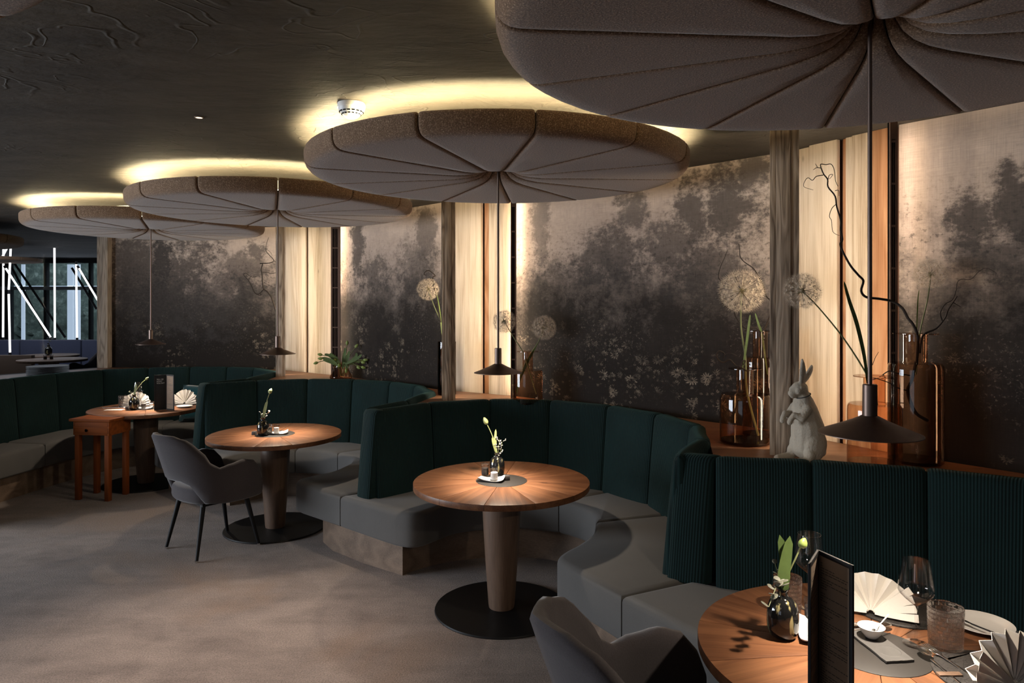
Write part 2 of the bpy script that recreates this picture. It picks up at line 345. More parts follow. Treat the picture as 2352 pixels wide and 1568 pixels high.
# wallpaper: misty landscape printed on linen, u metres along the wall, v metres up from the ledge
def mural_mat():
    t = NT('mural'); uv = t.co('UV'); sp = t.new('ShaderNodeSeparateXYZ'); t.set(sp.inputs[0], uv); u, v = sp.outputs[0], sp.outputs[1]
    h = t.math('DIVIDE', v, 1.83)
    n1 = t.noise(uv, 1.6, 6, .6, .3); n2 = t.noise(uv, 7, 6, .7); n3 = t.noise(t.mapv(uv, (1, 1.5, 1)), 26, 4, .7)
    hh = t.math('ADD', h, t.math('ADD', t.math('MULTIPLY', t.math('SUBTRACT', n1, .5), .55), t.math('MULTIPLY', t.math('SUBTRACT', n2, .5), .35)))
    hh = t.math('ADD', hh, t.math('MULTIPLY', t.math('SUBTRACT', n3, .5), .16))
    col = t.ramp(hh, [(.12, (.019, .0155, .0135)), (.36, (.032, .026, .022)), (.50, (.125, .10, .083)), (.66, (.37, .285, .23)), (.9, (.52, .41, .33))])
    dn = t.math('ADD', t.math('MULTIPLY', t.math('SUBTRACT', n2, .5), 2.6), t.math('ADD', t.math('MULTIPLY', t.math('SUBTRACT', n3, .5), 1.1), t.math('MULTIPLY', t.math('SUBTRACT', n1, .5), 1.2)))
    tm = None
    for (u0, v0, ru, rv, st) in TREES:
        a = t.math('DIVIDE', t.math('SUBTRACT', u, u0), ru); b = t.math('DIVIDE', t.math('SUBTRACT', v, v0), rv)
        d = t.math('SQRT', t.math('ADD', t.math('MULTIPLY', a, a), t.math('MULTIPLY', b, b)))
        k = t.math('MULTIPLY', t.smooth(t.math('ADD', d, dn), 1.15, .45), st)
        tm = k if tm is None else t.math('MAXIMUM', tm, k)
    col = t.mix(tm, col, t.mix(n3, (.028, .025, .023), (.085, .072, .064)))
    clus = t.smooth(t.noise(uv, 1.7, 2, .5), .47, .6)
    low = t.smooth(t.math('ADD', v, t.math('MULTIPLY', t.math('SUBTRACT', n1, .5), .5)), .95, .35)
    for scale, r0, pet, off, amt in ((8, .44, 6, 0.0, .45), (13, .42, 5, 3.7, .42), (26, .40, 3, 9.1, .34)):
        vo = t.new('ShaderNodeTexVoronoi', voronoi_dimensions='2D'); wv = t.new('ShaderNodeVectorMath', operation='SCALE'); t.set(wv.inputs[0], t.noise(uv, scale * .9, 3, .6, out='Color')); wv.inputs['Scale'].default_value = .6 / scale
        pv = t.vmath('ADD', t.mapv(uv, (1, 1, 1), (off, off, 0)), wv.outputs[0]); t.set(vo.inputs['Vector'], pv); vo.inputs['Scale'].default_value = scale
        vo.inputs['Randomness'].default_value = .8
        dl = t.vmath('SUBTRACT', pv, vo.outputs['Position']); s2 = t.new('ShaderNodeSeparateXYZ'); t.set(s2.inputs[0], dl)
        dx = t.math('MULTIPLY', s2.outputs[0], scale); dy = t.math('MULTIPLY', s2.outputs[1], scale * 1.35)
        ang = t.math('ARCTAN2', dy, dx); rad = t.math('SQRT', t.math('ADD', t.math('MULTIPLY', dx, dx), t.math('MULTIPLY', dy, dy)))
        wob = t.math('MULTIPLY', t.noise(uv, 60, 2), 3.0)
        pt = t.math('ABSOLUTE', t.math('COSINE', t.math('ADD', t.math('MULTIPLY', ang, pet), wob)))
        edge = t.math('MULTIPLY', t.math('ADD', t.math('MULTIPLY', pt, .75), .25), r0)
        f = t.smooth(t.math('SUBTRACT', rad, edge), .02, -.10)
        f = t.math('MULTIPLY', f, t.smooth(rad, .02, .14)); f = t.math('MULTIPLY', f, t.math('ADD', t.math('MULTIPLY', pt, .8), .2))
        cs = t.new('ShaderNodeSeparateColor'); t.set(cs.inputs[0], vo.outputs['Color'])
        on = t.smooth(cs.outputs[0], .58, .66)
        f = t.math('MULTIPLY', t.math('MULTIPLY', f, on), t.math('MULTIPLY', clus, low)); f = t.math('MULTIPLY', f, t.smooth(t.noise(t.mapv(uv, (1, 1, 1), (off, 1, 0)), 22, 3, .6), .38, .62))
        col = t.mix(t.math('MULTIPLY', f, amt), col, (.42, .335, .245))
    fl = t.math('MULTIPLY', t.smooth(t.noise(uv, 48, 4, .7), .55, .68), t.math('MULTIPLY', t.smooth(t.noise(uv, 3.1, 3), .42, .62), t.smooth(t.math('ABSOLUTE', t.math('SUBTRACT', v, .6)), .65, .2)))
    col = t.mix(t.math('MULTIPLY', fl, .55), col, (.19, .155, .125))
    dk = t.math('MULTIPLY', t.smooth(t.noise(t.vmath('ADD', uv, (5.3, 2.1, 0)), 34, 5, .7), .53, .66), t.smooth(t.math('ABSOLUTE', t.math('SUBTRACT', v, .95)), .6, .15))
    col = t.mix(t.math('MULTIPLY', dk, .6), col, (.04, .034, .03))
    wa = t.noise(t.mapv(uv, (260, 7, 1)), 1, 3, .6); wb = t.noise(t.mapv(uv, (7, 260, 1)), 1, 3, .6)
    k = t.math('ADD', .52, t.math('MULTIPLY', t.math('ADD', wa, wb), .48))
    x = t.new('ShaderNodeVectorMath', operation='SCALE'); t.set(x.inputs[0], col); t.set(x.inputs['Scale'], k)
    t.bump(t.math('ADD', wa, wb), .12, .003); M['mural'] = t.fin(x.outputs[0], .9, 0, .08)

# ================================================================ room shell
WALLS = {  # left end, right end as seen from the room
    'wall_back_left': [(-4.985, 8.72), (-2.79, 8.42)],
    'wall_back': [(-1.879, 7.682), (-.642, 6.417)],
    'wall_back_right': [(.0335, 5.959), (1.60, 4.362)],
    'wall_right': [(2.0, 3.646), (2.381, 3.181), (2.95, 2.3), (3.25, 1.0), (3.4, -3.6)]}
UOFF = {'wall_back_left': 0.0, 'wall_back': 10.0, 'wall_back_right': 20.0, 'wall_right': 30.0}
def wall_uv(name, px, py):
    a, b = Vector(WALLS[name][0]), Vector(WALLS[name][1]); k = (px - CX) / F; d = b - a
    t = (k * a.y - a.x) / (d.x - k * d.y); p = a + d * t
    return UOFF[name] + d.length * t, H - (py - YH) / F * p.y - LEDGE
TREES = []
for wn, px, py, rx, ry, st in (
        ('wall_back_right', 1672, 470, .26, .42, .85), ('wall_back_right', 1720, 400, .2, .22, .8), ('wall_back_right', 1590, 490, .2, .26, .8), ('wall_back_right', 1540, 560, .3, .2, .7), ('wall_back_right', 1452, 480, .16, .2, .7),
        ('wall_back_right', 1400, 590, .45, .22, .7), ('wall_back_right', 1240, 520, .12, .5, .55), ('wall_back_right', 1650, 620, .5, .25, .7),
        ('wall_right', 2235, 510, .12, .2, .85), ('wall_right', 2335, 470, .14, .24, .85), ('wall_right', 2290, 590, .3, .14, .6),
        ('wall_back', 822, 560, .16, .55, .8), ('wall_back', 978, 535, .2, .3, .6), ('wall_back', 860, 630, .3, .2, .6), ('wall_back', 950, 610, .3, .3, .5),
        ('wall_back_left', 372, 590, .22, .4, .95), ('wall_back_left', 300, 600, .42, .4, .75), ('wall_back_left', 560, 610, .5, .2, .6), ('wall_back_left', 585, 575, .18, .16, .7), ('wall_back_left', 300, 690, .6, .3, .6), ('wall_back_left', 350, 640, 1.1, .75, .8), ('wall_back_left', 480, 680, .9, .5, .6)):
    u, v = wall_uv(wn, px, py); TREES.append((round(u, 3), round(v, 3), rx, ry, st))
mural_mat()

bm = bmesh.new(); slab(bm, [(-13.5, -4), (5, -4), (5, 18), (-13.5, 18)], -.1, 0.0)
tag(obj('floor', bm, M['carpet'], smooth=0), kind='structure', label='taupe and grey mottled carpet floor')
bm = bmesh.new(); slab(bm, [(-13.5, -4), (5, -4), (5, 14.3), (-13.5, 14.3)], CEIL, CEIL + .12)
tag(obj('ceiling', bm, M['plaster'], smooth=0), kind='structure', label='dark trowelled plaster ceiling')
bm = bmesh.new(); slab(bm, [(-13, 9.2), (-5.05, 9.2), (-5.05, 14.2), (-13, 14.2)], 0, .28)
tag(obj('floor_raised', bm, M['dark_wall'], smooth=0), kind='structure')
def wall(name, pts, mat, uoff, z0=0.0, th=.1):
    """wall face with its own thickness behind it; uv in metres"""
    bm = bmesh.new(); uvl = bm.loops.layers.uv.new('UVMap'); n = len(pts)
    nr = []
    for i in range(n):
        d = (Vector(pts[min(i + 1, n - 1)]) - Vector(pts[max(i - 1, 0)])).normalized(); nr.append(Vector((-d.y, d.x)))
    u = [uoff]
    for a, b in zip(pts, pts[1:]): u.append(u[-1] + (Vector(b) - Vector(a)).length)
    f = [[bm.verts.new((p[0], p[1], z)) for z in (z0, CEIL)] for p in pts]
    g = [[bm.verts.new((p[0] + m.x * th, p[1] + m.y * th, z)) for z in (z0, CEIL)] for p, m in zip(pts, nr)]
    def uvq(face, vals):
        for lp, q in zip(face.loops, vals): lp[uvl].uv = q
    v0, v1 = z0 - LEDGE, CEIL - LEDGE
    for i in range(n - 1):
        uvq(bm.faces.new((f[i][0], f[i + 1][0], f[i + 1][1], f[i][1])), [(u[i], v0), (u[i + 1], v0), (u[i + 1], v1), (u[i], v1)])
        bm.faces.new((g[i + 1][0], g[i][0], g[i][1], g[i + 1][1])); bm.faces.new((f[i][1], f[i + 1][1], g[i + 1][1], g[i][1])); bm.faces.new((f[i + 1][0], f[i][0], g[i][0], g[i + 1][0]))
    bm.faces.new((f[0][0], f[0][1], g[0][1], g[0][0])); bm.faces.new((f[-1][1], f[-1][0], g[-1][0], g[-1][1]))
    return tag(obj(name, bm, mat, smooth=30), kind='structure')
for n_, p_ in WALLS.items(): wall(n_, p_, M['mural'], UOFF[n_])
# plain walls out of view: behind the camera and on the left, both with a window opening for the daylight
def plain_wall(name, a, b, openings=()):
    a = Vector(a); b = Vector(b); L = (b - a).length; d = (b - a) / L; ang = math.atan2(d.y, d.x)
    bm = bmesh.new(); R = Matrix.Translation((a.x, a.y, 0)) @ Matrix.Rotation(ang, 4, 'Z'); x = 0.0
    for (x0, x1, z0, z1) in openings:
        box(bm, (x, -.1, 0), (x0, .1, CEIL), R); box(bm, (x0, -.1, 0), (x1, .1, z0), R); box(bm, (x0, -.1, z1), (x1, .1, CEIL), R); x = x1
    box(bm, (x, -.1, 0), (L, .1, CEIL), R)
    tag(obj(name, bm, M['dark_wall'], smooth=0), kind='structure')
plain_wall('wall_front', (3.45, -3.6), (-9.0, -3.6), [(6.3, 9.8, .5, 2.6)])
plain_wall('wall_left', (-9.0, -3.6), (-9.0, 6.6), [(4.8, 8.4, .5, 2.5)])
plain_wall('wall_far_left', (-13.2, 6.6), (-13.2, 14.1)); plain_wall('wall_far_front', (-13.2, 6.6), (-9.0, 6.6))

# ---------------------------------------------------------------- partition window to the room beyond
WA, WB = Vector((-6.35, 6.6)), Vector((-5.045, 8.69))   # glass line, right end at the timber post
wd = (WB - WA).normalized(); wang = math.atan2(wd.y, wd.x); WL = (WB - WA).length
R0 = Matrix.Translation((WA.x, WA.y, 0)) @ Matrix.Rotation(wang, 4, 'Z')
win = empty('window_1', 'interior window with slim grey frame onto the neon lit room', 'window'); tag(win, kind='structure')
bm = bmesh.new(); box(bm, (.03, -.006, LEDGE), (WL - .03, .006, CEIL - .02), R0); obj('pane', bm, M['pane_glass'], win, smooth=0)
for x0 in (0, WL - .035):
    bm = bmesh.new(); box(bm, (x0, -.03, LEDGE), (x0 + .035, .03, CEIL), R0); obj('mullion', bm, M['steel_light'], win, smooth=0)
bm = bmesh.new(); box(bm, (0, -.05, 0), (WL, .05, LEDGE), R0); obj('sill_wall', bm, M['dark_wall'], win, smooth=0)
plain_wall('wall_left_return', (-9.0, 6.6), (-6.35, 6.6))

# ---------------------------------------------------------------- timber pilasters with hidden led strips
def oriented(p, q, z0, z1, th, bm, off=0.0, bev=.004):
    """board standing from p to q on plan, thickness th behind the line"""
    p = Vector(p); q = Vector(q); d = (q - p); L = d.length; a = math.atan2(d.y, d.x)
    R = Matrix.Translation((p.x, p.y, 0)) @ Matrix.Rotation(a, 4, 'Z')
    box(bm, (0, off, z0), (L, th + off, z1), R, bev)
def on_line(a, b, px):
    a, b = Vector(a), Vector(b); k = (px - CX) / F; d = b - a; t = (k * a.y - a.x) / (d.x - k * d.y); return a + d * t
def pilaster(label, A, B, post, cuts, vent, led_power, plabels, vent_slots, led2, led3):
    """A,B: line of the planks; post=(pxl,pxr,depth); cuts: [(px0,px1,kind,setback)]"""
    A = Vector(A) * K; B = Vector(B) * K; post = (post[0], post[1], post[2] * K); root = empty('timber_pilaster', label, 'pilaster', (0, 0, 0), 0, 'timber pilasters between the mural panels')
    pl = Vector(((post[0] - CX) / F * post[2], post[2])); pr = Vector(((post[1] - CX) / F * post[2], post[2]))
    c = (pl + pr) / 2; view = c.normalized(); wdt = (pr - pl).length; side = Vector((view.y, -view.x))
    a = c - side * wdt / 2; m1 = a + side * wdt * .22; m2 = a + side * wdt * .72; e = a + side * wdt
    for (s, t_, back) in ((a, m1, .006), (m1, m2, 0.0), (m2, e, .008)):
        bm = bmesh.new(); oriented(s + view * back, t_ + view * back, LEDGE - .02, CEIL, .15, bm, 0, .003); obj('post_board', bm, M['weathered_lit' if post[2] > 7 else 'weathered'], root)
    n_out = Vector((-(B - A).y, (B - A).x)).normalized()
    if n_out.dot(Vector((0, 1))) < 0: n_out = -n_out
    bm = bmesh.new(); oriented(A, B, LEDGE - .02, CEIL, .04, bm, .05, 0); obj('backing', bm, M['gap_red'], root)
    for (x0, x1, kind, sb) in cuts:
        bm = bmesh.new(); p, q = on_line(A, B, x0), on_line(A, B, x1)
        oriented(p + n_out * sb, q + n_out * sb, LEDGE - .01, CEIL, .03, bm, 0, .003)
        obj('plank', bm, M[{'p': 'pale_plank', 'o': 'orange_plank', 'w': 'weathered'}[kind]], root)
    # strip hidden behind the post, shining on the planks
    lp = c + view * .17 + side * (wdt * .12); toward = (A + B) / 2 - lp; toward.normalize(); ts = Vector((toward.y, -toward.x))
    bm = bmesh.new(); oriented(lp - ts * .012, lp + ts * .012, LEDGE + .02, CEIL - .06, .012, bm, -.006, 0)
    o = obj('led_strip', bm, led_power[0], root, smooth=0)
    # vent panel at the far end of the planks, a second strip behind its edge washes the mural
    v0, v1, vd = vent; vd *= K; p = Vector(((v0 - CX) / F * vd, vd)); q = Vector(((v1 - CX) / F * vd, vd))
    vt = empty('wall_vent', plabels, 'vent', (0, 0, 0), 0, 'slotted wall vents')
    d = (q - p); L = d.length; a_ = math.atan2(d.y, d.x); R = Matrix.Translation((p.x, p.y, 0)) @ Matrix.Rotation(a_, 4, 'Z')
    bm = bmesh.new(); box(bm, (0.002, .012, LEDGE), (L - .002, .03, CEIL - .01), R); obj('back_plate', bm, M['void_black'], vt, smooth=0)
    x0, x1 = L * .18, L * (.72 if vent_slots == 3 else .70)
    for (xa, xb) in ((0, x0), (x1, L)):
        bm = bmesh.new(); box(bm, (xa, 0, LEDGE), (xb, .012, CEIL - .01), R); obj('rail', bm, M['vent_metal'], vt, smooth=0)
    sw = (x1 - x0)
    for k in range(1, vent_slots):
        xm = x0 + sw * k / vent_slots
        bm = bmesh.new(); box(bm, (xm - sw * .05, 0.001, LEDGE), (xm + sw * .05, .012, CEIL - .1), R); obj('slat', bm, M['vent_metal'], vt, smooth=0)
    bm = bmesh.new(); z = LEDGE + .1; 
    while z < CEIL - .09:
        box(bm, (x0, .0005, z), (x1, .011, z + .011), R); z += .212
    tag(obj('cross_bars', bm, M['vent_metal'], vt, smooth=0), kind='stuff')
    bm = bmesh.new(); box(bm, (x0, 0, CEIL - .1), (x1, .012, CEIL - .01), R); obj('rail', bm, M['vent_metal'], vt, smooth=0)
    if led2:
        lx, ld = led2; s0 = Vector(((lx - CX) / F * ld * K, ld * K)); aim = Vector((side.x, side.y)) if False else (Vector(led3) - s0).normalized(); ts = Vector((aim.y, -aim.x))
        bm = bmesh.new(); oriented(s0 - ts * .009, s0 + ts * .009, LEDGE + .02, CEIL - .05, .01, bm, -.005, 0)
        obj('led_strip', bm, led_power[1], root, smooth=0)
    return root
L1 = (glow('led_post_near', (1.0, .89, .69), 32), glow('led_mural_near', (1.0, .84, .68), 25))
L2 = (glow('led_post_mid', (1.0, .90, .69), 37), glow('led_mural_mid', (1.0, .82, .62), 46))
L3 = (glow('led_post_far', (1.0, .90, .69), 38), glow('led_mural_far', (1.0, .82, .62), 40))
pilaster('weathered post and bright spruce planks behind the stone rabbit', (1.72, 4.69), (2.15, 3.92), (1770, 1833, 3.86),
         [(1800, 1857, 'p', .03), (1858, 1922, 'p', 0), (1928, 1938, 'o', .03), (1938, 1956, 'p', .015), (1956, 2000, 'p', 0), (2000, 2044, 'o', .0)], (2045, 2062, 3.80), L1, 'slotted vent strip beside the tall amber vase on the right', 2, (2057, 3.845), (2.25, 3.28))
pilaster('weathered post and glowing planks behind the pendant in the middle', (-.69, 6.90), (.036, 6.407), (1015, 1046, 6.1),
         [(1030, 1066, 'p', .03), (1067, 1105, 'p', 0), (1108, 1121, 'o', .03), (1121, 1148, 'p', .01), (1148, 1172, 'p', 0)], (1173, 1186, 6.28), L2, 'slotted vent strip behind the middle pendant rod', 2, (1181.5, 6.335), (.5, 5.42))
pilaster('weathered post and wide glowing planks left of the vase of tulips', (-3.0, 9.05), (-2.02, 8.26), (634, 655, 8.15),
         [(645, 678, 'p', .02), (679, 702, 'p', 0), (706, 732, 'p', .01), (732, 760, 'p', 0)], (760, 781, 8.10), L3, 'three slot vent strip behind the vase of tulips', 3, (776, 8.16), (-1.2, 6.9))
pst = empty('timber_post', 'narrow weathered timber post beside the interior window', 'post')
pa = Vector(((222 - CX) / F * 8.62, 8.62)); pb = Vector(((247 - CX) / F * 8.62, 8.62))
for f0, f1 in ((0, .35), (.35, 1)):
    bm = bmesh.new(); oriented(pa.lerp(pb, f0), pa.lerp(pb, f1), LEDGE - .02, CEIL, .14, bm, .004 if f0 == 0 else 0, .003); obj('post_board', bm, M['weathered_lit'], pst)

# ================================================================ ceiling discs (felt pads) and pendant lamps
R_D = 1.07; NSEG = 13
def pad_mesh():
    bm = bmesh.new(); half = PI / NSEG
    prof = []   # r, z underside from hub to rim, then up the side and over the top
    for r, z in ((.035, .135), (.045, .095), (.06, .062), (.085, .036), (.125, .016), (.18, .005), (.26, 0), (.45, 0), (.65, 0), (.85, 0), (.95, 0), (1.005, .001), (1.03, .005), (1.048, .014), (1.06, .028), (1.066, .045), (1.068, .07), (1.068, .092), (1.064, .102), (1.055, .107), (1.025, .107), (1.01, .098), (1.0, .05), (.985, .034), (.6, .034), (.27, .034), (.2, .055), (.13, .09), (.06, .14)): prof.append((r, z))
    fr = [-1, -.99, -.97, -.94, -.86, -.5, 0, .5, .86, .94, .97, .99, 1]
    grid = []
    for i, (r, z) in enumerate(prof):
        row = []
        pr = prof[max(i - 1, 0)]; nx = prof[min(i + 1, len(prof) - 1)]
        tx, tz = nx[0] - pr[0], nx[1] - pr[1]; l = math.hypot(tx, tz); nrx, nrz = tz / l, -tx / l
        for f in fr:
            w = half * r; gap = .002; x = (abs(f)) * w; edge = w - x   # distance from the seam
            e = min(1, edge / .014); dz = .012 * (1 - math.sqrt(max(0, 1 - (1 - e) ** 2)))
            a = math.copysign(max(0.0, (x - gap)) / r, f) if r > .02 else 0
            rr, zz = r - nrx * dz, z - nrz * dz
            row.append(bm.verts.new((rr * math.cos(a), rr * math.sin(a), zz)))
        grid.append(row)
    for a, b in zip(grid, grid[1:]):
        for k in range(len(fr) - 1): bm.faces.new((a[k], a[k + 1], b[k + 1], b[k]))
    bmesh.ops.recalc_face_normals(bm, faces=bm.faces)
    me = bmesh_to('pad', bm, 60, False); return me
PAD = pad_mesh()
bm = bmesh.new(); lathe(bm, [(.93, .0365), (.93, .039), (.975, .039), (.975, .0365)], 64, cap0=False, cap1=False)
for k in range(64): pass
RING = bmesh_to('led_ring', bm, 0); RING.materials.append(M['led_warm'])
bm = bmesh.new(); lathe(bm, [(.26, .036), (.977, .036), (.977, .0345), (.26, .0345)], 48, cap0=False, cap1=False); TRAY = bmesh_to('tray', bm, 30); TRAY.materials.append(M['white_plastic'])
bm = bmesh.new(); lathe(bm, [(.1, .145), (.24, .145), (.36, .037), (.36, CEIL - 2.505)], 40); MOUNT = bmesh_to('mount_drum', bm, 30); MOUNT.materials.append(M['white_plastic'])
def disc(x, y, phase, label, z=2.505, s=1.0, lit=True):
    o = empty('ceiling_disc', label, 'ceiling lamp', (x, y, z), phase, 'round padded ceiling discs')
    for k in range(NSEG): link('pad', PAD, M['felt'], o, (0, 0, 0), 2 * PI * k / NSEG)
    if lit:
        link('led_ring', RING, None, o)
        link('mount_drum', MOUNT, None, o)
    link('backing_board', TRAY, None, o)
    if s != 1: o.scale = (s, s, s)
    return o
ph = -PI / 2 - 4 * PI / 180
disc(1.02, 1.97, -PI / 2 + .20, 'largest felt disc at upper right, cropped by the frame', 2.515)
disc(-.08, 4.04, ph + PI / NSEG * 0, 'felt ceiling disc in the middle behind the smoke detector')
disc(-1.87, 5.60, ph + .16, 'second farthest full felt disc, above the table with the grey armchair')
disc(-3.57, 6.96, ph + .24, 'small looking felt disc at left above the corner booth with menu')
disc(-6.9, 8.1, ph, 'sliver of felt disc at the left edge beside the window', 2.49, 1.0, False)
disc(-1.75, .865, ph + .1, 'corner of a felt disc at the upper left of the picture')
def pendant(x, y, zr, label, ztop=2.6):
    o = empty('pendant_lamp', label, 'pendant lamp', (x, y, zr), 0, 'bronze cone pendants over the tables')
    bm = bmesh.new(); tube(bm, [(0, 0, .13), (0, 0, ztop + .03 - zr)], .0062, 10); obj('rod', bm, M['bronze'], o)
    bm = bmesh.new(); lathe(bm, [(.0, .045), (.0195, .045), (.0195, .138), (.017, .14), (.0, .14)], 24, cap0=False, cap1=False); obj('socket', bm, M['bronze'], o)
    bm = bmesh.new(); lathe(bm, [(.021, .050), (.05, .035), (.09, .018), (.125, .004), (.1385, -.001), (.1385, -.003), (.124, .000), (.09, .013), (.05, .029), (.02, .042)], 48, cap0=False); obj('shade', bm, M['bronze'], o, smooth=50)
    bm = bmesh.new(); lathe(bm, [(.0, .004), (.024, .004), (.026, .012), (.026, .028), (0, .03)], 20, cap0=False, cap1=False); obj('bulb', bm, M['bulb'], o)
    l = bpy.data.lights.new('lamp_light', 'AREA'); l.shape = 'DISK'; l.size = .045; l.energy = PEND; l.color = (1.0, .84, .66)
    l2 = bpy.data.lights.new('lamp_spot', 'SPOT'); l2.spot_size = 1.2; l2.spot_blend = 1.0; l2.shadow_soft_size = .02; l2.energy = PEND * 10; l2.color = (1.0, .88, .74)
    so = bpy.data.objects.new('lamp_spot', l2); C.objects.link(so); so.parent = o; so.location = (0, 0, -.004)
    lo = bpy.data.objects.new('lamp_light', l); C.objects.link(lo); lo.parent = o; lo.location = (0, 0, -.004)
    return o
PEND = 9.0
pendant(1.03, 2.03, 1.412, 'nearest bronze cone pendant in front of the amber vases')
pendant(-.08, 4.06, 1.392, 'bronze cone pendant over the empty middle table')
pendant(-1.86, 5.60, 1.393, 'bronze cone pendant over the table with the grey armchair')
pendant(-3.58, 6.99, 1.393, 'farthest bronze cone pendant, over the corner booth at left')
# smoke detector and tiny ceiling spot
x, y = G(807, 238, CEIL); o = empty('smoke_detector', 'white smoke detector on the ceiling above the middle disc', 'smoke detector', (x, y, CEIL))
bm = bmesh.new(); lathe(bm, [(.0, 0), (.062, 0), (.064, -.012), (.062, -.022), (.0, -.022)], 40, cap0=False, cap1=False); obj('base', bm, M['white_plastic'], o)
bm = bmesh.new(); lathe(bm, [(.060, -.022), (.058, -.034), (.046, -.048), (.030, -.062), (.018, -.068), (0, -.070)], 40, cap0=False, cap1=False); obj('cap', bm, M['white_plastic'], o)
bm = bmesh.new()
for k in range(16):
    a0 = 2 * PI * k / 16
    for r, z in ((.0545, -.040), (.044, -.0505)):
        box(bm, (r - .004, -.006 * r / .05, z - .0022), (r + .0012, .006 * r / .05, z + .0022), Matrix.Rotation(a0, 4, 'Z'))
tag(obj('slots', bm, M['void_black'], o, smooth=0), kind='stuff')
x, y = G(457, 269, CEIL); o = empty('ceiling_spot', 'tiny round glowing spotlight flush in the dark ceiling', 'spotlight', (x, y, CEIL))
bm = bmesh.new(); lathe(bm, [(.016, 0), (.016, -.004), (.022, -.004), (.022, 0)], 24, cap0=False, cap1=False); obj('bezel', bm, M['bronze'], o)
dl = bpy.data.lights.new('down_light', 'SPOT'); dl.energy = 330; dl.spot_size = 1.15; dl.spot_blend = 1; dl.color = (1.0, .80, .66); dl.shadow_soft_size = .03; do = bpy.data.objects.new('down_light', dl); C.objects.link(do); do.parent = o; do.location = (0, 0, -.01)
bm = bmesh.new(); lathe(bm, [(0, -.002), (.016, -.002)], 24, cap0=False, cap1=False); obj('lens', bm, M['spot_glow'], o)

# ================================================================ banquettes
def panel(bm, p0, p1, n0, n1, t0, t1, u0, uvl, zt=1.05, bulge=.012):
    p0, p1, n0, n1 = (Vector(q) for q in (p0, p1, n0, n1)); L = (p1 - p0).length
    ss = [0, .006, .02, .045] + [L * k / 8 for k in range(1, 8)] + [L - .045, L - .02, L - .006, L]
    ss = sorted(s for s in ss if 0 <= s <= L); cols = []; vl = None
    for s in ss:
        f = s / L; e = min(s, L - s); ee = min(1, e / .045); ins = .014 * (1 - math.sqrt(max(0, 1 - (1 - ee) ** 2)))
        n = n0.lerp(n1, f).normalized(); t = t0 + (t1 - t0) * f; P = p0.lerp(p1, f) - n * bulge * math.sin(PI * f)
        sh = .0015 if e < .003 else 0
        pr = [(-.06, .44), (-.048, .58), (-.032, .76), (-.014, .93), (-.004, zt - .035), (.004, zt - .014), (.02, zt - .002), (min(.045, t / 2), zt), (max(t - .045, t / 2 + .001), zt), (t - .018, zt - .002), (t - .004, zt - .014), (t, zt - .035), (t, .44)]
        row = []; L_ = 0; last = None; vv = []
        for i, (d, z) in enumerate(pr):
            if i < 6: d += ins
            elif i > 8: d -= ins
            if 5 <= i <= 10: z -= ins
            if last: L_ += math.hypot(d - last[0], z - last[1])
            last = (d, z); vv.append(L_)
            q = P + n * d + (p1 - p0).normalized() * (sh if s < L / 2 else -sh)
            row.append(bm.verts.new((q.x, q.y, z)))
        cols.append((row, u0 + s, vv))
    for (a, ua, va), (b, ub, vb) in zip(cols, cols[1:]):
        m = len(a)
        for i in range(m):
            j = (i + 1) % m; fc = bm.faces.new((a[i], b[i], b[j], a[j]))
            for lp, q in zip(fc.loops, ((ua, va[i]), (ub, vb[i]), (ub, vb[j] if j else vb[i] + .1), (ua, va[j] if j else va[i] + .1))): lp[uvl].uv = q
    for (row, u, vv), rev in ((cols[0], False), (cols[-1], True)):
        fc = bm.faces.new(row if rev else row[::-1])
        for lp in fc.loops: lp[uvl].uv = (u + lp.vert.co.x + lp.vert.co.y, lp.vert.co.z)
def banquette(label, back, th, centre, inner, cushions, plinth, cap=None):
    root = empty('curved_banquette', label, 'banquette', (0, 0, 0), 0, 'green and grey corner banquettes')
    n = len(back); c = Vector(centre); nr = []
    for i in range(n):
        ns = []
        for a, b in ((i - 1, i), (i, i + 1)):
            if 0 <= a and b < n:
                d = (Vector(back[b]) - Vector(back[a])).normalized(); m = Vector((-d.y, d.x))
                mid = (Vector(back[a]) + Vector(back[b])) / 2
                if m.dot(mid - c) < 0: m = -m
                ns.append(m)
        v = sum(ns, Vector((0, 0))); v = v.normalized()
        if len(ns) == 2: v = v / max(.6, v.dot(ns[0]))
        nr.append(v)
    u = 0
    for i in range(n - 1):
        bm = bmesh.new(); uvl = bm.loops.layers.uv.new('UVMap')
        panel(bm, back[i], back[i + 1], nr[i], nr[i + 1], th[i], th[i + 1], u, uvl)
        u += (Vector(back[i + 1]) - Vector(back[i])).length; obj('back_panel', bm, M['green_corduroy'], root, smooth=50)
    if cap:
        (a, b, out) = cap; a, b, out = Vector(a), Vector(b), Vector(out).normalized()
        bm = bmesh.new(); uvl = bm.loops.layers.uv.new('UVMap'); panel(bm, a, b, out, out, .1, .1, 0, uvl, bulge=.008); obj('end_panel', bm, M['green_corduroy'], root, smooth=50)
    for pts in cushions:
        bm = bmesh.new(); slab(bm, pts, .225, .45, .035, .02, 4, .004); obj('seat_cushion', bm, M['seat_fabric'], root, smooth=50)
    bm = bmesh.new(); slab(bm, plinth, 0, .225); obj('plinth', bm, M['oak_plinth'], root, smooth=30)
    return root
def arc(p, n=5): return [tuple(q) for q in catmull([(*a, 0) for a in p], n)]
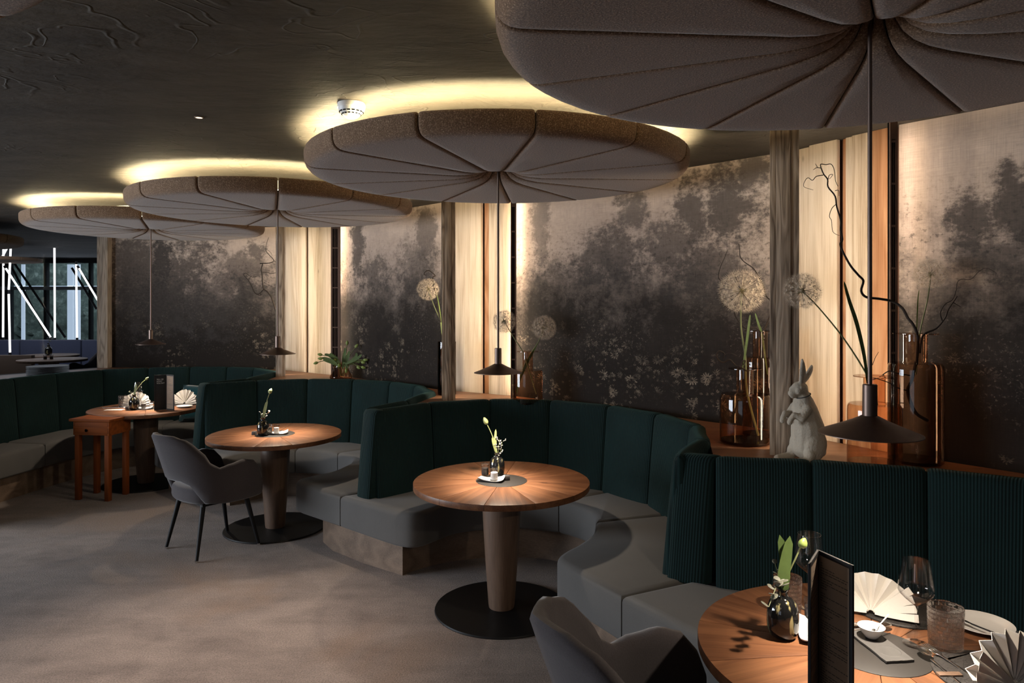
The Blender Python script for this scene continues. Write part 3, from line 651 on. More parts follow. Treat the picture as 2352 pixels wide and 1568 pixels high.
# --- B: middle booth
Bb = [(-.955, 4.88), (-.60, 5.26), (-.17, 5.42), (.285, 5.375), (.68, 5.10), (.95, 4.73), (1.085, 4.30), (1.005, 3.88), (.79, 3.46)]
Bin1 = [(-1.205, 4.93), (-.88, 4.645)] + arc([(-.76, 4.545), (-.66, 4.50), (-.575, 4.525), (-.50, 4.62), (-.36, 4.79), (-.1, 4.89)])
Bin2 = arc([(-.1, 4.89), (.1, 4.885), (.315, 4.80)]); Bin3 = arc([(.315, 4.80), (.455, 4.66), (.52, 4.50), (.51, 4.34)])
Bin4 = arc([(.51, 4.34), (.47, 4.14), (.37, 3.95), (.275, 3.82), (.235, 3.72), (.27, 3.63)]) + [(.5, 3.24)]
Bcush = [Bin1 + [(-.2, 5.40), (-.60, 5.24), (-.96, 4.99), (-1.0, 5.05)], Bin2 + [(.70, 5.05), (.29, 5.36), (-.17, 5.40), (-.2, 5.40)],
         Bin3 + [(1.02, 4.5), (.94, 4.73), (.70, 5.05)], Bin4 + [(.87, 3.42), (1.0, 3.88), (1.08, 4.30), (1.02, 4.5)]]
Bpl = [(-1.02, 4.86), (-.72, 4.64)] + arc([(-.66, 4.72), (-.45, 4.88), (-.1, 4.98), (.2, 4.95), (.42, 4.82), (.58, 4.55), (.58, 4.25), (.48, 3.98), (.38, 3.78)]) + [(.56, 3.36), (.95, 3.5), (1.05, 4.3), (.65, 5.05), (.28, 5.34), (-.17, 5.38), (-.6, 5.22), (-.98, 4.98)]
banquette('middle banquette booth around the empty table with tulip bud', Bb, [.06, .1, .11, .11, .11, .11, .1, .09, .06], (-.06, 4.3), None, Bcush, Bpl, ((-1.05, 4.965), (-.94, 4.865), (.65, .76)))
# --- A: booth behind the grey armchair
Ab = [(-2.85, 6.53), (-2.46, 6.80), (-2.01, 6.92), (-1.56, 6.88), (-1.167, 6.68), (-.89, 6.39), (-.735, 5.96), (-.85, 5.42), (-1.055, 4.99)]
Ain1 = [(-1.205, 4.93), (-1.46, 5.15)] + arc([(-1.57, 5.245), (-1.635, 5.33), (-1.635, 5.42), (-1.56, 5.52), (-1.44, 5.68), (-1.37, 5.95)])
Ain2 = arc([(-1.37, 5.95), (-1.41, 6.19), (-1.58, 6.37)]); Ain3 = arc([(-1.58, 6.37), (-1.78, 6.48), (-2.0, 6.50)])
Ain4 = arc([(-2.0, 6.50), (-2.3, 6.40), (-2.46, 6.2), (-2.48, 6.05), (-2.60, 6.05)]) + [(-2.95, 6.38)]
Acush = [Ain1 + [(-.80, 5.98), (-.87, 5.44), (-1.0, 5.07)], Ain2 + [(-1.20, 6.66), (-.91, 6.38), (-.80, 5.98)], Ain3 + [(-2.02, 6.90), (-1.57, 6.86), (-1.20, 6.66)], Ain4 + [(-2.86, 6.55), (-2.46, 6.78), (-2.02, 6.90)]]
Apl = [(-1.02, 4.86), (-1.30, 5.11)] + arc([(-1.42, 5.3), (-1.42, 5.48), (-1.34, 5.68), (-1.29, 5.95), (-1.36, 6.24), (-1.6, 6.46), (-2.0, 6.58), (-2.3, 6.5), (-2.5, 6.25)]) + [(-2.86, 6.50), (-2.46, 6.75), (-2.0, 6.87), (-1.56, 6.83), (-1.2, 6.63), (-.95, 6.35), (-.80, 5.96), (-.9, 5.44), (-1.0, 4.98)]
banquette('banquette booth behind the table with the grey armchair', Ab, [.06, .1, .11, .11, .11, .11, .1, .07, .05], (-1.85, 5.7), None, Acush, Apl, ((-2.95, 6.62), (-2.84, 6.52), (.62, .78)))
# --- Z: corner booth at the left
Zb = [(-2.92, 6.62), (-2.68, 7.05), (-2.62, 7.72), (-3.0, 8.16), (-3.35, 8.27), (-3.78, 8.27), (-4.21, 8.16), (-4.6, 7.93), (-4.84, 7.50), (-4.95, 7.02), (-5.0, 6.55), (-5.0, 6.0), (-4.92, 5.4)]
Zin1 = [(-2.95, 6.38)] + arc([(-3.25, 6.62), (-3.40, 6.74), (-3.47, 6.86), (-3.38, 6.98), (-3.2, 7.1), (-3.02, 7.42)])
Zin2 = arc([(-3.02, 7.42), (-3.1, 7.72), (-3.45, 7.86), (-3.9, 7.86)]); Zin3 = arc([(-3.9, 7.86), (-4.25, 7.6), (-4.42, 7.1), (-4.48, 6.775)])
Zin4 = arc([(-4.48, 6.775), (-4.55, 6.26), (-4.56, 6.0)]); Zin5 = arc([(-4.56, 6.0), (-4.52, 5.7), (-4.45, 5.35)])
Zcush = [Zin1 + [(-2.64, 7.7), (-2.70, 7.05), (-2.90, 6.62)], Zin2 + [(-3.9, 8.24), (-3.36, 8.25), (-3.01, 8.14), (-2.64, 7.7)], Zin3 + [(-4.95, 6.85), (-4.82, 7.5), (-4.58, 7.92), (-4.21, 8.14), (-3.9, 8.24)],
         Zin4 + [(-4.99, 5.98), (-4.98, 6.55), (-4.95, 6.85)], Zin5 + [(-4.91, 5.4), (-4.99, 5.98)]]
Zpl = [(-2.95, 6.5)] + arc([(-3.3, 6.78), (-3.3, 7.0), (-3.05, 7.3), (-3.05, 7.65), (-3.4, 7.9), (-3.9, 7.92), (-4.3, 7.66), (-4.5, 7.1), (-4.62, 6.3), (-4.62, 5.9), (-4.52, 5.4)]) + [(-4.88, 5.4), (-4.96, 6.0), (-4.96, 6.55), (-4.9, 7.02), (-4.8, 7.5), (-4.56, 7.9), (-4.2, 8.12), (-3.78, 8.22), (-3.35, 8.22), (-3.02, 8.1), (-2.68, 7.7), (-2.72, 7.05)]
banquette('long corner banquette at far left behind the orange side table', Zb, [.05, .08, .1, .11, .11, .11, .11, .11, .11, .11, .11, .11, .11], (-3.7, 7.0), None, Zcush, Zpl)
# --- F: nearest booth on the right
Fb = [(.975, 3.375), (1.39, 3.27), (1.83, 3.11), (2.22, 2.86), (2.45, 2.42), (2.45, 1.95), (2.2, 1.5)]
Fin1 = [(.5, 3.24), (.70, 2.93)] + arc([(.77, 2.83), (.86, 2.76), (.96, 2.77), (1.2, 2.80), (1.48, 2.70)])
Fin2 = arc([(1.48, 2.70), (1.72, 2.42), (1.79, 2.1)]); Fin3 = arc([(1.79, 2.1), (1.74, 1.8), (1.6, 1.55)])
Fcush = [Fin1 + [(1.83, 3.09), (1.39, 3.25), (.98, 3.36), (.87, 3.42)], Fin2 + [(2.43, 2.1), (2.43, 2.42), (2.2, 2.84), (1.83, 3.09)], Fin3 + [(2.18, 1.5), (2.43, 1.95), (2.43, 2.1)]]
Fpl = [(.56, 3.36), (.80, 2.95)] + arc([(.92, 2.86), (1.2, 2.88), (1.52, 2.76), (1.8, 2.45), (1.86, 2.1), (1.7, 1.6)]) + [(2.15, 1.5), (2.4, 1.95), (2.4, 2.4), (2.18, 2.82), (1.8, 3.06), (1.37, 3.22), (.95, 3.34)]
banquette('nearest banquette booth at right behind the laid table', Fb, [.07, .11, .11, .11, .11, .11, .11], (1.1, 2.1), None, Fcush, Fpl, ((.80, 3.475), (.965, 3.40), (.87, .49)))

# oak ledge from the banquette backs to the walls
def off(path, c, d):
    out = []
    for i, p in enumerate(path):
        a, b = Vector(path[max(i - 1, 0)]), Vector(path[min(i + 1, len(path) - 1)]); t = (b - a).normalized(); n = Vector((-t.y, t.x))
        if n.dot(Vector(p) - Vector(c)) < 0: n = -n
        out.append(tuple(Vector(p) + n * d))
    return out
front = [(-5.2, 5.35)] + off(Zb[::-1], (-3.7, 7), .09)[:-2] + off(Ab, (-1.85, 5.7), .085)[1:-1] + off(Bb, (-.06, 4.3), .085)[1:-1] + off(Fb, (1.1, 2.1), .085)[0:]
front = [p for p in front]
wallside = [(3.24, 1.0), (2.94, 2.3), (2.375, 3.175), (1.995, 3.64), (1.595, 4.355), (.03, 5.955), (-.645, 6.41), (-1.88, 7.675), (-2.79, 8.415), (-4.98, 8.715), (-5.07, 8.58), (-6.3, 6.6), (-6.3, 5.35)]
front2 = []
for p in front:
    p = Vector(p)
    if not front2 or (p - front2[-1]).length > .02: front2.append(p)
bm = bmesh.new(); slab(bm, [tuple(p) for p in front2] + wallside, LEDGE - .045, LEDGE)
tag(obj('display_ledge', bm, M['oak_ledge'], smooth=20), 'continuous oak ledge running between the banquette backs and the mural', 'shelf')

# ================================================================ tables
RT = .515
def wedge_mesh(n, r0, r1, th):
    bm = bmesh.new(); h = PI / n; g = .0007; k = 8
    outer = [(r1 * math.cos(a), r1 * math.sin(a)) for a in [(-h + g / r1) + (2 * h - 2 * g / r1) * i / k for i in range(k + 1)]]
    inn = [(r0 * math.cos(a), r0 * math.sin(a)) for a in [(h - g / r0) - (2 * h - 2 * g / r0) * i / 3 for i in range(4)]]
    slab(bm, outer + inn, -th, 0, .0022, .0022, 2); return bmesh_to('tabletop_wedge', bm, 40)
WEDGE = wedge_mesh(12, .1505, RT, .034)
bm = bmesh.new(); slab(bm, circle((0, 0), .15), -.034, .0008, .001, 0, 2); INLAY = bmesh_to('centre_inlay', bm, 40)
bm = bmesh.new(); lathe(bm, [(.0, .713), (.075, .713), (.075, .662), (.085, .655), (.104, .645), (.112, .63), (.1125, .60), (.108, .50), (.095, .28), (.082, .10), (.077, .03), (.074, .012), (0, .012)], 40, cap0=False, cap1=False); PED = bmesh_to('pedestal', bm, 35)
bm = bmesh.new(); lathe(bm, [(0, 0), (.39, 0), (.392, .004), (.388, .011), (0, .012)], 64, cap0=False, cap1=False); BASE = bmesh_to('base_plate', bm, 35)
def table(x, y, rz, label):
    o = empty('round_table', label, 'table', (x, y, 0), rz, 'round oak pedestal tables')
    for k in range(12): link('tabletop_wedge', WEDGE, M['oak_table'], o, (0, 0, .75), 2 * PI * k / 12)
    q = link('centre_inlay', INLAY, M['inlay'], o, (0, 0, .75)); tag(q, 'dark round inlay')
    link('pedestal', PED, M['oak_pedestal'], o); link('base_plate', BASE, M['black_metal'], o); return o
TB = G(1152, 1103, .75); TA = G(632, 996, .75); TZ = (-3.66, 7.05); TF = (1.085, 2.10)
table(*TB, .1, 'round oak table in the middle with tulip bud and shakers')
table(*TA, .3, 'round oak table beside the grey armchair')
table(*TZ, .2, 'laid round table in the far left corner booth')
table(*TF, -.15, 'laid round oak table at lower right, cropped by the frame')

# ================================================================ armchairs
def chair_shell():
    bm = bmesh.new(); path = []; W, D = .285, .25
    th = [(-PI / 2) + PI * i / 28 for i in range(29)]
    left = [(-W, .17 - .2 * 0 - .42 * i / 8 + .21) for i in range(8)]
    pts = [(-W + .03 * (1 - i / 9) ** 2, .24 - .24 * i / 9) for i in range(9)] + [(W * math.sin(a) if True else 0, -D * math.cos(a)) for a in th] + [(W - .03 * (i / 9) ** 2, .24 * i / 9) for i in range(1, 10)]
    n = len(pts); acc = [0]
    for a, b in zip(pts, pts[1:]): acc.append(acc[-1] + math.hypot(b[0] - a[0], b[1] - a[1]))
    tot = acc[-1]; prev = []
    def interp(x, tab):
        for (x0, y0), (x1, y1) in zip(tab, tab[1:]):
            if x <= x1:
                f = (x - x0) / (x1 - x0); f = f * f * (3 - 2 * f); return y0 + (y1 - y0) * f
        return tab[-1][1]
    top = [(0, .885), (.12, .88), (.24, .845), (.34, .77), (.43, .672), (.50, .635), (.62, .655), (.76, .672), (.88, .655), (.95, .60), (1.0, .52)]
    bot = [(0, .565), (.14, .560), (.24, .53), (.31, .46), (.36, .405), (.6, .395), (1.0, .395)]
    rows = []
    for i, (p, s) in enumerate(zip(pts, acc)):
        q = abs(2 * s / tot - 1); zt, zb = interp(q, top), interp(q, bot)
        a, b = Vector(pts[max(i - 1, 0)]), Vector(pts[min(i + 1, n - 1)]); t = (b - a).normalized(); nn = Vector((t.y, -t.x))
        T = .026 if q < .9 else .026 - .012 * (q - .9) / .1
        lean = .13 * max(0, 1 - q / .5); flare = .02
        sec = []
        for d, f in ((1, .0), (1.0, .2), (1.0, .5), (1, .8), (.95, .95), (.45, 1.0), (-.45, 1.0), (-.95, .95), (-1, .8), (-1, .5), (-1, .2), (-1, 0), (-.6, -.04), (.6, -.04)):
            z = zb + (zt - zb) * f; hgt = max(0, z - .45)
            o = Vector(p) + nn * (d * T) + nn * (lean * hgt / .42 + flare * (hgt / .4))
            sec.append(bm.verts.new((o.x, o.y, z)))
        rows.append(sec)
    for a, b in zip(rows, rows[1:]):
        for k in range(14): bm.faces.new((a[k], a[(k + 1) % 14], b[(k + 1) % 14], b[k]))
    bm.faces.new(rows[0]); bm.faces.new(rows[-1][::-1]); return bm
CHS = bmesh_to('shell', chair_shell(), 60)
def armchair(x, y, face, label):
    o = empty('dining_armchair', label, 'chair', (x, y, 0), math.atan2(face[1], face[0]) - PI / 2, 'grey upholstered armchairs')
    link('shell', CHS, M['chair_fabric'], o)
    bm = bmesh.new(); pts = [(-.20, .27), (-.262, .22), (-.262, 0), (-.245, -.12), (-.17, -.215), (0, -.25), (.17, -.215), (.245, -.12), (.262, 0), (.262, .22), (.20, .27)]
    slab(bm, arc(pts + [pts[0]], 3)[:-1], .385, .50, .045, .03, 4); obj('seat', bm, M['chair_fabric'], o, smooth=60)
    bm = bmesh.new(); slab(bm, [(-.2, -.17), (.2, -.17), (.2, .19), (-.2, .19)], .365, .386); obj('under_frame', bm, M['black_metal'], o, smooth=0)
    for sx in (-1, 1):
        for sy in (-1, 1):
            bm = bmesh.new(); tube(bm, [(sx * .17, sy * .16 + .01, .385), (sx * .225, sy * .235 + .01, .012)], [.019, .011], 12); lg = obj('leg', bm, M['black_metal'], o)
            bm = bmesh.new(); lathe(bm, [(0, 0), (.012, 0), (.012, .013), (0, .013)], 12, (sx * .2255, sy * .236 + .01, 0), False, False); obj('glide', bm, M['chrome'], lg)
    return o
armchair(-2.21, 5.19, (.634, .773), 'whole grey upholstered armchair with black legs pulled up at the left table')
armchair(.47, 2.12, (.985, .17), 'cropped grey brown armchair at the bottom edge facing the laid table')

# ================================================================ orange side table
sa = math.atan2(-.05, .33); o = empty('side_table', 'small orange wooden side table with one drawer at far left', 'side table', (-3.80, 6.545, 0), sa)
bm = bmesh.new(); box(bm, (-.205, -.17, .722), (.205, .17, .745), None, .003); obj('top', bm, M['orange_wood'], o)
for a, b in (((-.18, -.145, .595), (-.165, .145, .722)), ((.165, -.145, .595), (.18, .145, .722)), ((-.165, .13, .595), (.165, .145, .722))):
    bm = bmesh.new(); box(bm, a, b, None, .002); obj('side_board', bm, M['orange_wood'], o)
bm = bmesh.new(); box(bm, (-.1645, -.146, .597), (.1645, -.130, .720), None, .002); dr = obj('drawer', bm, M['orange_wood'], o)
bm = bmesh.new(); box(bm, (-.164, -.13, .600), (.164, .12, .606)); obj('drawer_bottom', bm, M['orange_wood'], dr)
bm = bmesh.new(); lathe(bm, [(0, 0), (.011, 0), (.014, .006), (0, .007)], 16, cap0=False, cap1=False)
bmesh.ops.transform(bm, matrix=Matrix.Translation((-.045, -.146, .640)) @ Matrix.Rotation(PI / 2, 4, 'X'), verts=bm.verts); obj('finger_hole', bm, M['void_black'], dr)
for sx in (-1, 1):
    for sy in (-1, 1):
        bm = bmesh.new(); box(bm, (sx * .150 - .022, sy * .116 - .022, 0), (sx * .150 + .022, sy * .116 + .022, .60), None, .003); obj('leg', bm, M['orange_wood_leg'], o)

# ================================================================ vases on the ledge
def vase(kind, x, y, s, label, group, z=LEDGE):
    s = tuple(q * K for q in s); o = empty('glass_vase', label, 'vase', (x, y, z), 0, group); bm = bmesh.new()
    if kind == 'low':
        rb, hb, rn, h, rr = s
        lathe(bm, [(0, .004), (rb * .9, .003), (rb, .012), (rb, hb - .03), (rb * .985, hb - .012), (rb * .93, hb), (rn + .004, hb + .002), (rn, hb + .008), (rn, h - .002)], 48, cap0=False, cap1=False)
        obj('body', bm, M['amber_glass'], o, smooth=50)
        bm = bmesh.new(); lathe(bm, [(rn, h - .002), (rr, h), (rr, h + .004), (rn, h + .003)], 48, cap0=False, cap1=False); obj('flat_rim', bm, M['amber_glass'], o, smooth=30)
        bm = bmesh.new(); lathe(bm, [(0, .004), (rb * .94, .006), (rb * .96, .02), (0, .022)], 40, cap0=False, cap1=False); obj('thick_base', bm, M['dark_glass'], o, smooth=40)
    elif kind == 'cylinder':
        rb, h = s; lathe(bm, [(0, .002), (rb * .95, .002), (rb, .01), (rb, h), (rb - .004, h), (rb - .004, .02), (0, .02)], 40, cap0=False, cap1=False); obj('body', bm, M['dark_glass'], o)
    elif kind == 'flare':
        rb, rn, h = s; lathe(bm, [(0, .002), (rb * .93, .002), (rb, .016), (rb * .97, .034), (rb * .8, h * .38), (rn * 1.12, h * .62), (rn, h * .85), (rn * 1.04, h)], 40, cap0=False, cap1=False); obj('body', bm, M['amber_glass'], o, smooth=60)
    return o
gv = 'amber and brown glass vases on the ledge'
V1, V2, V3, V4, V5, V6, V7 = [(a * K, b * K) for a, b in ((1.396, 4.228), (1.566, 4.45), (1.867, 3.634), (2.12, 3.706), (.131, 5.9), (-.60, 6.5), (-1.915, 7.9))]
vase('low', *V1, (.145, .295, .05, .444, .095), 'squat amber vase with wide flat rim left of the weathered post', gv)
vase('low', *V2, (.107, .498, .045, .662, .095), 'tall brown vase half hidden behind the squat one by the post', gv)
vase('low', *V3, (.129, .318, .052, .458, .10), 'squat amber vase behind the nearest pendant shade', gv)
vase('low', *V4, (.131, .523, .056, .675, .108), 'tallest amber vase holding the long curly branch, far right', gv)
vase('low', *V5, (.126, .284, .044, .437, .091), 'amber vase with two dandelion heads behind the middle pendant', gv)
vase('cylinder', *V6, (.085, .49), 'dark straight cylinder vase peeping from behind the middle post', gv)
vase('flare', *V7, (.125, .075, .185), 'low flared amber vase full of green tulips', gv)

# ================================================================ branches, dandelions, leaves
def twig(name, label, cat, chains, depth, group, base=None, rnd=.03, mat='twig'):
    """chains: [(pixel polyline, r0, r1)] at a depth, gently wandering in depth"""
    root = None; depth *= K
    for ci, (pl, r0, r1, *dd) in enumerate(chains):
        pts = []; n_ = len(pl)
        for i, (px, py) in enumerate(pl):
            if dd: pts.append(P3(px, py, K * (dd[0] + (dd[1] - dd[0]) * i / (n_ - 1)))); continue
            pts.append(P3(px, py, depth + rnd * math.sin(px * .05 + ci) * .5 + rnd * math.cos(py * .037)))
        pts = catmull(pts, 4)
        if ci == 0 and base: pts = [Vector(b) for b in base] + pts
        bm = bmesh.new(); tube(bm, pts, [r0, r1], 7)
        if root is None: root = tag(obj(name, bm, M[mat], smooth=60), label, cat, group)
        else: obj('side_twig', bm, M[mat], root, smooth=60)
    return root
gb = 'curly bare branches in the vases'
b4 = (V4[0], V4[1])
twig('curly_branch', 'long curly dark branch arching left from the tallest vase across the bright planks', 'branch', [
    ([(2105, 835), (2108, 775), (2097, 745), (2085, 730), (2073, 708), (2050, 692), (2020, 686), (1990, 682), (1978, 668), (1983, 645), (1972, 632), (1955, 612), (1941, 588), (1930, 562), (1935, 550), (1931, 528), (1931, 505), (1922, 475), (1918, 450), (1902, 429), (1901, 412), (1892, 400), (1886, 386)], .0075, .0028),
    ([(1886, 386), (1885, 377), (1897, 378), (1909, 377), (1916, 390), (1919, 415), (1925, 428)], .0024, .0012), ([(1886, 386), (1876, 385), (1868, 390)], .002, .001), ([(1878, 385), (1873, 376)], .0016, .0008),
    ([(1891, 402), (1875, 405), (1866, 414), (1856, 408), (1848, 417), (1847, 429), (1868, 436)], .0022, .0009), ([(1922, 468), (1911, 478), (1905, 496), (1910, 507), (1913, 532), (1928, 541)], .002, .001),
    ([(1902, 412), (1905, 402), (1913, 401), (1905, 411)], .0018, .001), ([(1918, 438), (1926, 437), (1927, 450)], .0018, .001)], 3.70, gb)
twig('curly_branch', 'short forked twig leaning right from the tallest vase', 'branch', [
    ([(2112, 810), (2120, 770), (2150, 754), (2171, 729), (2178, 711), (2199, 680)], .0062, .002, 3.70, 3.56), ([(2164, 736), (2160, 718), (2171, 698), (2188, 688), (2197, 664)], .003, .0015, 3.60, 3.55), ([(2190, 695), (2207, 705)], .0025, .0015, 3.575, 3.56),
    ([(2197, 664), (2199, 648), (2209, 641), (2230, 641), (2250, 622), (2268, 616), (2290, 628)], .0014, .0011, 3.55, 3.38)], 3.72, gb)
twig('curly_branch', 'thick root end of the branch showing inside the tallest vase', 'branch', [([(2104, 830), (2095, 870), (2085, 895), (2092, 925), (2105, 950), (2130, 965)], .0075, .0085), ([(2086, 897), (2060, 890), (2040, 878), (2010, 868), (1996, 865)], .003, .0018), ([(2090, 862), (2065, 858), (2042, 852), (2020, 866), (2004, 872)], .0035, .002), ([(2004, 838), (2010, 822), (2018, 808)], .0016, .001)], 3.66, gb)
twig('curly_branch', 'thin wavy twig rising left of the big dandelion head', 'branch', [
    ([(1748, 765), (1735, 752), (1715, 755), (1700, 742), (1690, 728), (1684, 715), (1668, 706), (1655, 690), (1653, 668), (1657, 650), (1650, 636), (1654, 615), (1664, 592), (1671, 574)], .0045, .0015)], 4.43, gb)
twig('curly_branch', 'thin kinked twig rising right of the big dandelion head', 'branch', [
    ([(1752, 765), (1764, 735), (1772, 712), (1769, 690), (1760, 680), (1753, 655), (1742, 635), (1730, 616), (1708, 600), (1700, 588), (1699, 575), (1697, 560)], .005, .002), ([(1756, 760), (1762, 745), (1769, 742)], .0025, .0015)], 4.46, gb)
twig('curly_branch', 'dark knotted curly twig at the mouth of the squat vase by the post', 'branch', [
    ([(1715, 852), (1700, 842), (1690, 840), (1676, 826), (1662, 832), (1650, 826), (1645, 815), (1652, 806), (1664, 812), (1660, 822)], .0062, .003), ([(1700, 842), (1705, 830), (1712, 828), (1708, 838)], .005, .003), ([(1664, 815), (1678, 811), (1693, 817)], .0025, .0012), ([(1700, 841), (1718, 850), (1728, 848)], .0055, .004)], 4.22, gb)
twig('curly_branch', 'black crooked branch beside the third post, in front of the far mural', 'branch', [
    ([(652, 868), (648, 800), (640, 740), (632, 708), (626, 690), (622, 680), (612, 668), (606, 664), (603, 650), (602, 630), (600, 618), (603, 606), (597, 605), (618, 604), (629, 598), (617, 584), (611, 575), (612, 560), (617, 545)], .010, .0025),
    ([(606, 664), (594, 675), (585, 672), (577, 655), (570, 643), (560, 632), (565, 627), (577, 636), (590, 635)], .0055, .002), ([(603, 625), (614, 625), (622, 628), (635, 626)], .004, .003), ([(605, 648), (618, 655), (632, 661)], .0025, .0012), ([(598, 674), (600, 677), (594, 678), (590, 674)], .004, .003),
    ([(629, 598), (634, 604), (630, 607)], .003, .002), ([(570, 643), (578, 633), (586, 636)], .0022, .0012), ([(612, 572), (622, 580), (625, 588)], .0022, .0012)], 8.35, gb)
twig('curly_branch', 'small hooked twig tip above the pale dandelion left of the middle post', 'branch', [
    ([(1012, 740), (1004, 690), (994, 640), (1000, 633), (985, 621), (977, 624), (974, 630), (979, 632)], .0065, .003), ([(1010, 685), (1003, 660)], .005, .004)], 6.47, gb)

FL = None
def dandelion(name_label, head, rpx, depth, stem_px, group='giant dandelion heads', lean=(0, -1, .15), n=190, centre=True):
    depth *= K; c = P3(*head, depth); R = rpx / F * depth; root = empty('dandelion', name_label, 'dried flower', c, 0, group)
    bm = bmesh.new(); tube(bm, catmull([P3(px, py, depth + dd) - c for px, py, dd in stem_px], 4), [R * .030, R * .045], 8); obj('stem', bm, M['stem_green'], root)
    bm = bmesh.new(); ellipsoid(bm, (0, 0, 0), (R * .13, R * .13, R * .11), None, 12, 8)
    rnd = random.Random(int(head[0] * 7 + head[1]))
    for k in range(26):
        v = Vector((rnd.gauss(0, 1), rnd.gauss(0, 1), rnd.gauss(0, 1))).normalized(); tube(bm, [v * R * .1, v * R * (.27 + .06 * rnd.random())], [R * .022, R * .010], 4)
    tag(obj('seed_centre', bm, M['seed_brown'], root), kind='stuff')
    bm = bmesh.new()
    for k in range(n):
        z = 1 - 2 * (k + .5) / n; a = k * 2.39996; s = math.sqrt(1 - z * z); v = Vector((s * math.cos(a), s * math.sin(a), z))
        v = (v + Vector((rnd.gauss(0, .05), rnd.gauss(0, .05), rnd.gauss(0, .05)))).normalized(); l = R * (.70 + rnd.random() * .1)
        tube(bm, [v * R * .25, v * l], R * .0042, 3, False)
        u = v.orthogonal().normalized(); w = v.cross(u); a0 = rnd.random() * 6.28; m = 11
        for j in range(m):
            a1 = a0 + 2 * PI * j / m; d = (u * math.cos(a1) + w * math.sin(a1)); e = v * l + d * R * .17 + v * R * (.12 + .08 * rnd.random())
            mid = v * l + d * R * .08 + v * R * .03
            pr = v.cross(d) * R * .0042
            vs = [bm.verts.new(q) for q in (v * l - pr, v * l + pr, mid + pr, mid - pr, e)]
            bm.faces.new((vs[0], vs[1], vs[2], vs[3])); bm.faces.new((vs[3], vs[2], vs[4]))
    tag(obj('seed_fluff', bm, M['fluff'], root, smooth=0), kind='stuff'); return root
dandelion('big fluffy dandelion head above the squat vase left of the post', (1703, 668), 58, 4.25, [(1703, 668, 0), (1702, 750, 0), (1712, 820, 0), (1716, 900, -.02), (1742, 1000, 0)])
dandelion('fluffy dandelion head on a long slanting stem above the stone rabbit', (1842, 668), 48, 3.62, [(1842, 668, 0), (1880, 706, .01), (1940, 780, .02), (1995, 868, .03), (2015, 930, .03)])
dandelion('sparse dandelion head above the tallest vase in front of the bright mural', (2138, 628), 40, 3.66, [(2138, 628, 0), (2130, 690, .02), (2112, 768, .04), (2104, 860, .04)])
dandelion('grey dandelion head to the right of the middle vent, lower of the pair', (1250, 752), 32, 5.88, [(1250, 752, 0), (1236, 786, .01), (1220, 810, .02), (1200, 850, .02), (1188, 905, .02)])
dandelion('pale dandelion head behind the middle pendant rod, turned away', (1158, 738), 31, 5.93, [(1158, 738, 0), (1180, 775, -.01), (1202, 810, -.03), (1215, 850, -.03), (1232, 905, -.03)])
dandelion('dim dandelion head left of the middle weathered post', (983, 664), 29, 6.45, [(983, 664, 0), (998, 705, .02), (1012, 740, .04), (1020, 800, .05)])

def blade(bm, pts, wds, nrm=(0, -1, .2), fold=.25):
    """long leaf: rows of three points, folded along the midrib, with a little thickness"""
    pts = [Vector(p) for p in pts]; n = len(pts); nrm = Vector(nrm); rows = []
    for i, p in enumerate(pts):
        t = (pts[min(i + 1, n - 1)] - pts[max(i - 1, 0)]).normalized(); s = t.cross(nrm)
        if s.length < 1e-4: s = t.orthogonal()
        s.normalize(); up = s.cross(t).normalized(); w = wds[i]
        rows.append([bm.verts.new(p - s * w + up * w * fold), bm.verts.new(p), bm.verts.new(p + s * w + up * w * fold), bm.verts.new(p + up * max(w * .12, .0005))])
    for a, b in zip(rows, rows[1:]):
        bm.faces.new((a[0], a[1], b[1], b[0])); bm.faces.new((a[1], a[2], b[2], b[1])); bm.faces.new((a[2], a[3], b[3], b[2])); bm.faces.new((a[3], a[0], b[0], b[3]))
    bm.faces.new(rows[0]); bm.faces.new(rows[-1][::-1])
def leafw(n, w): return [w * (.25 + .75 * math.sin(PI * min(1, (i / (n - 1)) * .92 + .04)) ** .8) * (1 if i < n - 1 else .1) for i in range(n)]
def px_blade(label, pl, depth, w, group='long green blades in the vases', mat='leaf_green'):
    pts = catmull([P3(px, py, depth * K) for px, py in pl], 4); bm = bmesh.new(); blade(bm, pts, leafw(len(pts), w)); return tag(obj('leaf_blade', bm, M[mat], smooth=60), label, 'leaf', group)
px_blade('upright green blade leaf left of the nearest pendant rod', [(1992, 880), (1985, 820), (1968, 745), (1950, 690), (1938, 645)], 3.63, .010)
px_blade('broad pale green leaf behind the big dandelion head', [(1763, 860), (1750, 770), (1742, 745), (1734, 718)], 4.45, .007, mat='leaf_green')
px_blade('green blade leaf beside the stem of the big dandelion', [(1706, 845), (1713, 800), (1720, 745), (1723, 722)], 4.24, .007, mat='leaf_green')
px_blade('green blade left of the middle post below the dim dandelion', [(1016, 770), (1010, 720), (1005, 690), (1001, 672)], 6.5, .009, mat='bud_green')
px_blade('dark green blade crossing inside the vase of two dandelions', [(1186, 900), (1192, 875), (1205, 845), (1222, 812), (1236, 785)], 5.91, .010)
px_blade('pale stalk beside the sparse dandelion stem', [(2104, 800), (2106, 740), (2108, 690), (2111, 665)], 3.70, .003, mat='bud_green')

